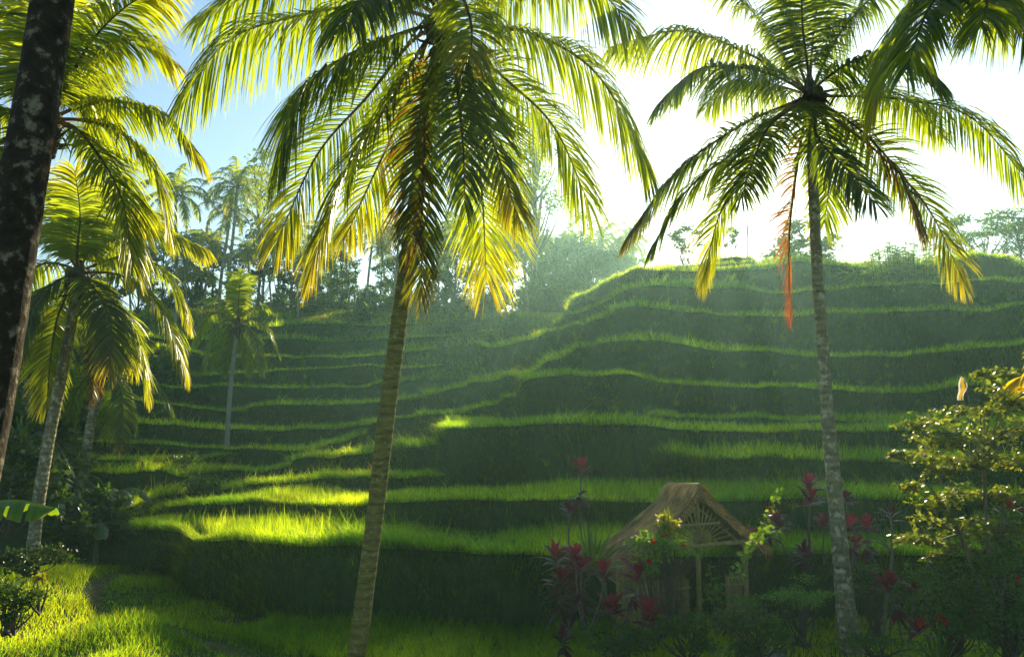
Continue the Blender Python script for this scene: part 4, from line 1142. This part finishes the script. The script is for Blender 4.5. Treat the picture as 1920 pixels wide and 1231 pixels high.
ti_plant(1055, 1168, 1215, 15.6, 'small grey-leaved ti plant at the foot of the thicket left of the hut', 1, .32, MAR * 1.5, GRN, seed=16)
ti_plant(1283, 462, 500, 58, 'tiny dark ti plant on the ridge skyline under the slender tree', 2, .5, MAR * 2, MAR, seed=17)

# ------------------------------------------------------------------ strap-leaved clumps
def strap_clump(name, cat, px, py, Y, n, L, w, col, label, seed, up0=85, up1=25, fold=.2):
    r = np.random.default_rng(seed)
    b = at(px, py, Y)
    mb = MB()
    k = np.arange(n); a = k * 2.4 + r.normal(0, .2, n)
    el = np.radians(up0 + (up1 - up0) * (k / n) + r.normal(0, 6, n))
    d = np.stack([np.cos(a) * np.cos(el), np.sin(a) * np.cos(el), np.sin(el)], -1)
    Ln = L * r.uniform(.7, 1.15, n); us = np.linspace(0, 1, 7)
    ctr = b + np.stack([np.cos(a), np.sin(a), 0 * a], -1)[:, None] * .05 + d[:, None] * (Ln[:, None] * us)[..., None] - UP * (Ln[:, None] * us ** 2.5 * fold * np.cos(el)[:, None] * 2.4)[..., None]
    sd = nrm(np.cross(d, UP) + r.normal(0, .2, (n, 3)))
    mb.strips(ctr, sd[:, None].repeat(7, 1), w * np.array([.6, .85, 1, .95, .8, .5, .04])[None] * np.ones((n, 1)), col * r.uniform(.7, 1.35, (n, 1)))
    o = mb.build(name, M_LEAF, loc=b)
    tag(o, label, cat)
strap_clump('screw_pine', 'screw pine', 1112, 1075, 17.2, 46, 1.15, .045, np.array([.07, .13, .02]), 'bright green strap-leaved plant standing behind the ti plants left of the hut', 41, 88, 10)
strap_clump('spider_lily', 'lily clump', 1762, 1262, 14.5, 40, .85, .03, np.array([.055, .12, .02]), 'clump of upright strap leaves at the bottom edge under the big shrub', 42, 88, 25)
strap_clump('spider_lily', 'lily clump', 1880, 1270, 14.2, 26, .7, .028, np.array([.04, .09, .02]), 'smaller dark clump of strap leaves in the bottom right corner', 43, 85, 15)
strap_clump('screw_pine', 'screw pine', 140, 905, 27, 44, 1.2, .05, LD, 'dark drooping strap-leaved plant on the shaded bank at the foot of the shaded palm', 44, 70, -35, .5)
strap_clump('screw_pine', 'screw pine', 40, 830, 26, 50, 1.8, .06, LD, 'large dim strap-leaved plant in the shade near the left edge', 45, 75, -30, .5)
strap_clump('dracaena', 'dracaena', 1252, 985, 16.4, 60, .42, .018, np.array([.06, .085, .015]), 'spiky narrow-leaved plant lit by the sun in front of the hut roof', 46, 88, -10, .35)

# ------------------------------------------------------------------ shrubs
def shrub(name, px, py, Y, rad, n, leaf, col, label, seed, cat='shrub', mat=None, nst=9, pybase=None, clumps=14, flat=.2, flowers=0, fcol=(0.45, 0.012, 0.015), wid=.30, col2=None):
    r = np.random.default_rng(seed)
    c = at(px, py, Y); rad = np.asarray(rad, float)
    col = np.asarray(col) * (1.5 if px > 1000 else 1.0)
    bz = c[2] - rad[2] * 1.1 if pybase is None else at(px, pybase, Y)[2]
    b = np.array([c[0], c[1], bz])
    e = empty(name, b, label, cat)
    s_, l_ = MB(), MB()
    for k in range(clumps):
        d = nrm(r.normal(size=3)); cc = c + d * rad * (r.random() ** .4)
        q = catmull([b + r.normal(0, .06, 3) * np.array([1, 1, 0]), (b + cc) / 2 + r.normal(0, .08, 3), cc], 9)
        s_.tube(q, np.linspace(.022, .005, 9), 5, np.array([.09, .07, .045]), cap=False)
        m = n // clumps
        pts = clump_pts(r, cc, rad * .42 * np.array([1, 1, .7]), m)
        t = r.random(); cl = col if col2 is None else col * (1 - t) + col2 * t
        leaves(l_, pts, leaf, cl, .15, wid, r, flat=flat)
    s_.build('stems', M_COL, e); l_.build('foliage', mat or M_LEAF, e)
    for k in range(flowers):
        d = nrm(r.normal(size=3) + np.array([0, -1.0, .2])); p = c + d * rad * r.uniform(.7, 1.0)
        f = MB()
        for j in range(5):
            a = j * 1.2566; dd = nrm(np.array([math.cos(a), -.5, math.sin(a)])); w_ = nrm(np.cross(dd, [0, 1, 0]))
            us = np.linspace(0, 1, 4)
            f.strips((p + dd[None] * (us * .06)[:, None])[None], np.tile(w_, (1, 4, 1)), np.array([[.008, .026, .03, .008]]), np.array([fcol]))
        f.build('flower', M_TI, e)
    return e
shrub('shrub', 1235, 1035, 16.0, (.75, .4, .42), 800, .10, LG, 'leafy shrub with red flowers covering the front corner of the hut', 61, pybase=1190, clumps=16, flowers=3)
shrub('shrub', 1255, 985, 16.2, (.28, .22, .25), 240, .10, LY * .8, 'small red-flowered twig tuft in front of the thatch', 62, pybase=1190, flowers=1)
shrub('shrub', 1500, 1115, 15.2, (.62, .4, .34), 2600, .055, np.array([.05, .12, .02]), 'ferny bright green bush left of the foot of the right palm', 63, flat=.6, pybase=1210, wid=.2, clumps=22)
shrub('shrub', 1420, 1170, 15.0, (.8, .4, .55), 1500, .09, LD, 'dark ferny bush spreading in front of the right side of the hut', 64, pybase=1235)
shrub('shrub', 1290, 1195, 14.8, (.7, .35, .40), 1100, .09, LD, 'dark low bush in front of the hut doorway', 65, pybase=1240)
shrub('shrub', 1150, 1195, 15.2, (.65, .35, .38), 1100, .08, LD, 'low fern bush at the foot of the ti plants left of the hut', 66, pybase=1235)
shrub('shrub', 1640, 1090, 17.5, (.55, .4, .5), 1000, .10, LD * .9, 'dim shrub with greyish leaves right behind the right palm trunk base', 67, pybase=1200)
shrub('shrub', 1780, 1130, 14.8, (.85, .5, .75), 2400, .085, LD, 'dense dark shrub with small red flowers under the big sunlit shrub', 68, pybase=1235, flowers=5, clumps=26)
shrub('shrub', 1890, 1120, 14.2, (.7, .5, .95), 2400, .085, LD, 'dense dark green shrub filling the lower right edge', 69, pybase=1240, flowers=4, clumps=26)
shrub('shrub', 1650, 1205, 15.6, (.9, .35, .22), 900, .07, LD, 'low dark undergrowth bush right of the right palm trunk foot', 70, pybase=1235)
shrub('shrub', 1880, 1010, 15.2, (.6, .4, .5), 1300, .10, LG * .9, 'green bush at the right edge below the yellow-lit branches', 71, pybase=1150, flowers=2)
shrub('shrub', 22, 1120, 14.2, (.5, .4, .40), 1500, .075, LD, 'dark bush with yellow young tips at the left edge below the banana leaf', 72, pybase=1190, clumps=20)
shrub('shrub', 78, 1078, 14.4, (.14, .12, .14), 90, .08, LY * 1.2, 'sprig of young yellow leaves topping the dark bush at the left edge', 73, pybase=1150, clumps=5)
shrub('shrub', 55, 1050, 20, (1.3, .6, .34), 1100, .12, LD * .5, 'broad-leaved shaded shrub behind the left palm foot', 74, pybase=1080)  # leaf colour darkened: the shade over this shrub is put into it
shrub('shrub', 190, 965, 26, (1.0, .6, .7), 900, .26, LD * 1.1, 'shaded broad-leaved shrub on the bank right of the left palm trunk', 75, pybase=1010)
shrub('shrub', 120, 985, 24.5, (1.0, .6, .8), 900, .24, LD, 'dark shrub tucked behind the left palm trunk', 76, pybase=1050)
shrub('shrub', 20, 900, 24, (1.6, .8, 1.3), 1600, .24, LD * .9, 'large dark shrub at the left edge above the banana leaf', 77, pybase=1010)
shrub('shrub', 300, 1040, 25.2, (.35, .25, .3), 500, .1, LG, 'small round shrub growing against the dark bank left of the grassy corner', 78)
shrub('shrub', 345, 880, 33.5, (1.0, .6, .7), 1300, .14, LG * .8, 'scrubby growth in the gully between the left terraces', 79)
shrub('shrub', 372, 905, 31.5, (.8, .6, .4), 900, .13, LG * .8, 'low scrub at the bottom of the gully near the lone pale palm', 80)
for k, (x, yt, yb, Y) in enumerate([(20,660,830,36),(75,690,860,34),(130,640,800,40),(5,760,960,30),(95,780,930,30),(250,640,720,54),(180,650,740,50),(300,650,725,56)]):
    tree('jungle', x, yt, yb, Y, 'dim leafy tree among those massed on the shaded left flank of the valley', 'trees on the shaded left flank', wide=1.3)
# big sunlit shrub on the right: layered sprays of glossy leaves
r = np.random.default_rng(90)
b = at(1865, 1215, 14.4)
e = empty('shrub', b, 'big spreading shrub with layered branches of glossy sunlit yellow-green leaves at the right', 'shrub')
s_, l_ = MB(), MB()
forks = [at(1850, 1050, 14.4), at(1800, 1000, 14.2), at(1880, 960, 14.5), at(1845, 880, 14.4)]
for fk in forks:
    s_.tube(catmull([b, (b + fk) / 2 + r.normal(0, .08, 3), fk], 12), np.linspace(.05, .03, 12), 7, np.array([.13, .11, .07]))
sprays = [(1895,705,.3),(1850,705,.22),(1870,735,.32),(1800,770,.38),(1845,775,.4),(1900,760,.4),(1750,795,.34),(1715,800,.25),(1700,855,.22),(1760,830,.4),(1815,820,.45),(1880,815,.45),(1930,800,.4),
          (1680,855,.12),(1735,860,.35),(1790,865,.4),(1850,860,.35),(1910,870,.4),(1770,885,.3),(1710,915,.22),(1770,940,.34),(1745,950,.3),(1800,925,.3),(1850,930,.35),(1905,930,.35),
          (1725,980,.22),(1770,985,.3),(1820,985,.3),(1740,1020,.24),(1720,1015,.2),(1775,1025,.25),(1850,1000,.4),(1900,990,.4),(1830,1040,.3),(1755,1045,.15)]
for (x, y, rr) in sprays:
    c = at(x, y, 14.2 + r.normal(0, .45))
    fk = min(forks, key=lambda f: np.linalg.norm(f - c) + (0.6 if f[2] > c[2] + .2 else 0))
    q = catmull([fk, fk * .5 + c * .5 + np.array([0, 0, .12]) + r.normal(0, .05, 3), c], 10)
    s_.tube(q, np.linspace(.02, .005, 10), 5, np.array([.12, .10, .07]), cap=False)
    for j in range(int(10 + 28 * rr)):
        d = r.normal(size=3) * np.array([1, 1, .32]); tip = c + d * rr * np.array([.75, .75, .75])
        tw = catmull([c, (c + tip) / 2 + np.array([0, 0, .05]), tip], 8)
        s_.tube(tw, np.linspace(.005, .002, 8), 3, np.array([.12, .10, .06]), cap=False)
        m = 13
        i = r.uniform(2, 6.99, m); i0 = i.astype(int); f = (i - i0)[:, None]
        p = tw[i0] * (1 - f) + tw[i0 + 1] * f + r.normal(0, .02, (m, 3))
        t = r.random((m, 1))
        leaves(l_, p, .095, np.array([.062, .105, .014]) * (1 - t) + np.array([.105, .105, .016]) * t, .3, .27, r, flat=.55, outw=np.tile(nrm(tip - c), (m, 1)) * .5)
s_.build('branches', M_COL, e, smooth=True); l_.build('foliage', M_GLOSS, e)
# bright climbing sprig right of the hut
r = np.random.default_rng(91)
b = at(1345, 1160, 15.6)
e = empty('shrub', b, 'thin-stemmed sprig of large sunlit lime leaves rising right of the hut roof', 'shrub')
s_, l_ = MB(), MB()
for top, nl in (((1463, 915), 60), ((1452, 985), 34), ((1478, 990), 24), ((1400, 1030), 30), ((1425, 1000), 30)):
    q = catmull([b, at(1370, 1100, 15.6), at(1398, 1040, 15.6), at(1425, 1000, 15.5) if top[1] < 1000 else at(1405, 1030, 15.5), at(*top, 15.5)], 24)
    s_.tube(q, np.linspace(.014, .004, 24), 5, np.array([.15, .13, .06]), cap=False)
    i = r.uniform(12, 22.99, nl); i0 = i.astype(int); f = (i - i0)[:, None]
    p = q[i0] * (1 - f) + q[i0 + 1] * f + r.normal(0, .035, (nl, 3))
    leaves(l_, p, .10, np.array([.11, .21, .025]), .45, .36, r)
for tp in ((1330, 1060), (1345, 1085), (1320, 1100)):
    q = catmull([b, at((1345 + tp[0]) / 2, 1120, 15.6), at(*tp, 15.7)], 12)
    s_.tube(q, np.linspace(.012, .004, 12), 5, np.array([.15, .13, .06]), cap=False)
    p = q[r.integers(5, 12, 26)] + r.normal(0, .06, (26, 3)); leaves(l_, p, .10, LG, .4, .34, r)
s_.build('stems', M_COL, e); l_.build('foliage', M_LEAF, e)
# bare twiggy stem between palm and shrub
e = empty('sapling', at(1655, 1200, 17), 'leaning bare sapling stem between the right palm and the big shrub', 'sapling')
s_ = MB(); s_.tube(catmull([at(1655,1200,17), at(1662,1120,17), at(1672,1050,17), at(1674,1010,17), at(1668,960,17)], 24), np.linspace(.045, .02, 24), 7, np.array([.20, .17, .11]))
for tp in ((1640,1000),(1650,985),(1690,1000),(1630,1015)):
    s_.tube(catmull([at(1673,1035,17), at((1673+tp[0])/2, 1018, 17), at(*tp, 17)], 8), np.linspace(.015, .004, 8), 5, np.array([.18, .15, .1]))
s_.build('stem', M_COL, e, smooth=True)

# ------------------------------------------------------------------ banana plants at the left edge
M_BANANA = leaf_mat('banana_leaf', 0.45, (3.2, 2.9, 0.6), 0.32, 0.5, 0.12)
def banana_leaf(mb, q, w, col, r, n=44):
    q = catmull(q, n); T = nrm(np.gradient(q, axis=0)); S = nrm(np.cross(T, UP))
    u = np.linspace(0, 1, n); prof = np.interp(u, [0, .05, .15, .5, .85, .95, 1], [.03, .3, .75, 1, .8, .5, .02]) * w
    mb.tube(q, np.linspace(.022, .006, n), 6, col * np.array([1.6, 1.4, 1.4]), cap=False)
    for sg in (-1, 1):
        us = np.linspace(0, 1, 5)
        dz = -(us ** 1.6) * .85 + .28 * us
        V = q[:, None] + sg * S[:, None] * (prof[:, None] * us)[..., None] + UP * (prof[:, None] * dz)[..., None] + (T[:, None] * (prof[:, None] * us * .35)[..., None])
        V = V + UP * (np.sin(u * 60 + sg)[:, None] * us * .012)[..., None] + UP * (noise(V * 1.0, .25, 2) * .02)[..., None] * us[None, :, None]
        ii = np.arange(n * 5).reshape(n, 5)
        F = np.stack([ii[:-1, :-1], ii[:-1, 1:], ii[1:, 1:], ii[1:, :-1]], -1)
        keep = np.ones((n - 1, 4), bool)
        for tr_ in r.choice(np.arange(3, n - 3), 4, replace=False):
            keep[tr_, r.integers(1, 4):] = False                    # torn along the ribs
        rib = 1 + 0.16 * np.sin(np.arange(n) * 2.6)[:, None] + r.normal(0, .05, (n, 5))
        cc = col * np.clip(rib, .6, 1.4)[..., None] * np.array([1.0, 1.0, 1.0]) + np.array([.05, .03, 0])[None, None] * (us[None, :, None] > .95)
        mb.add(V.reshape(-1, 3), F[keep].reshape(-1, 4), cc.reshape(-1, 3))
def banana(base, lvs, label, seed, w=.28, group=None):
    r = np.random.default_rng(seed)
    e = empty('banana_plant', base, label, 'banana plant', group)
    hgt = np.mean([l[0][2] for l in lvs])
    st = MB(); st.tube(catmull([base - UP * .2, base * .5 + lvs[0][0] * .5, lvs[0][0]], 12), np.linspace(.11, .06, 12), 10, np.array([.10, .12, .04])); st.build('stem', M_COL, e, smooth=True)
    for l in lvs:
        m_ = MB(); banana_leaf(m_, l, w * r.uniform(.85, 1.15), np.array([.06, .12, .022]) * r.uniform(.8, 1.15), r); m_.build('leaf', M_BANANA, e, smooth=True)
c0 = at(-150, 1050, 9)
banana(np.array([c0[0], c0[1], float(base_h(c0[0], c0[1]))]), [[c0, at(-80, 965, 9), at(20, 938, 9), at(104, 952, 9)], [c0, at(-200, 930, 9), at(-300, 900, 9.3), at(-380, 960, 9.5)], [c0, at(-170, 900, 9.2), at(-190, 760, 9.6), at(-160, 650, 10.2)], [c0, at(-100, 980, 8.4), at(-110, 960, 7.6), at(-140, 1050, 7)]],
       'banana plant at the left edge with one broad sunlit leaf reaching in', 95, .30)
c0 = at(20, 1420, 8)
banana(np.array([c0[0], c0[1], float(base_h(c0[0], c0[1]))]), [[c0, at(50, 1330, 8), at(80, 1260, 8), at(106, 1211, 8)], [c0, at(-20, 1350, 8), at(-80, 1300, 8), at(-140, 1330, 8)], [c0, at(40, 1380, 7.6), at(60, 1370, 7), at(90, 1420, 6.5)]],
       'young banana shoot whose bright leaf tip shows at the bottom left', 96, .12)
for k, (x, y, Y, lab) in enumerate([(215, 940, 27, 'shaded banana plant on the bank just right of the shaded palm'), (95, 960, 25, 'shaded banana plant between the left palm trunk and the shaded palm'), (180, 1000, 25.6, 'low shaded banana plant at the head of the dark left bank')]):
    b = at(x, y + 55, Y); c0 = at(x, y + 10, Y)
    lv = []
    for j in range(6):
        a = j * 1.1 + k; d = np.array([math.cos(a), math.sin(a), 0])
        lv.append([c0, c0 + d * .25 + UP * .5, c0 + d * .8 + UP * .55, c0 + d * 1.25 + UP * .15])
    banana(b, lv, lab, 97 + k, .22)

# ------------------------------------------------------------------ flag on its bent cane
pb_ = at(1835, 860, 17); tp = at(1806, 705, 17)
e = empty('flag', pb_, 'narrow white and yellow flag hanging from a bent cane above the big shrub', 'flag')
MB().tube(catmull([pb_, at(1822, 775, 17), at(1814, 735, 17), at(1809, 712, 17), tp], 20), np.linspace(.018, .006, 20), 6, np.array([.2, .16, .1])).build('cane', M_COL, e)
n = 20; u = np.linspace(0, 1, n)
P = np.stack([at(1804.5 + 2.2 * math.sin(5 * t) - 1.0, 706 + 44 * t, 17) for t in u])
fm = MB()
for s, wd, cl in ((0, .055, (.55, .33, .02)), (-1, .028, (.7, .66, .55)), (1, .018, (.7, .66, .55))):
    cc = P + np.array([1, .15, 0]) * ((s * .075 + (0.0)) * (.35 + .65 * np.sin(u * 3.0) ** .6))[:, None] + np.array([0, 1, 0]) * (.03 * np.sin(u * 9 + s))[:, None]
    fm.strips(cc[None], np.tile(nrm(np.array([1, .35, 0])), (1, n, 1)), (wd * (.35 + .65 * np.abs(np.sin(u * 3.0)) ** .6))[None], np.array([cl]))
fm.build('cloth', leaf_mat('flag_cloth', .5, (1, 1, 1), .8, .1, .1), e)
# young palm leaning in at the right edge
c0 = at(1985, 770, 13)
e = empty('young_palm', np.array([c0[0], c0[1], 0]), 'young palm at the right edge with yellow-lit leaflets beside the big shrub', 'palm tree')
MB().tube([np.array([c0[0], c0[1], -.1]), (c0 + np.array([c0[0], c0[1], 0])) / 2, c0], [.07, .06, .05], 8, np.array([.15, .14, .07])).build('trunk', M_COL, e, smooth=True)
for k, f in enumerate([[(1950,720),(1925,705),(1905,712)], [(1960,700),(1950,650),(1945,600)], [(2020,700),(2070,680),(2110,740)], [(1990,690),(2010,620),(2030,560)]]):
    frond([c0] + [at(x, y, 13 + .4 * (k - 1)) for x, y in f], .5, 34, 1.3, LY, FY, 700 + k, r0=.02, width=.02).build('frond', M_FROND, e)


# ------------------------------------------------------------------ haze
hm, nt, N, L = new_mat('morning_haze')
out = N.new('ShaderNodeOutputMaterial')
pv = N.new('ShaderNodeVolumePrincipled')
pv.inputs['Color'].default_value = (0.52, 0.93, 0.90, 1)
pv.inputs['Density'].default_value = 0.0008
pv.inputs['Anisotropy'].default_value = 0.62
L.new(pv.outputs[0], out.inputs['Volume'])
hb = MB().box((20, 280, 22.0), (700, 700, 26.0), (1, 1, 1)).build('haze', hm)
tag(hb, 'thin morning haze filling the valley', 'haze', kind='stuff')
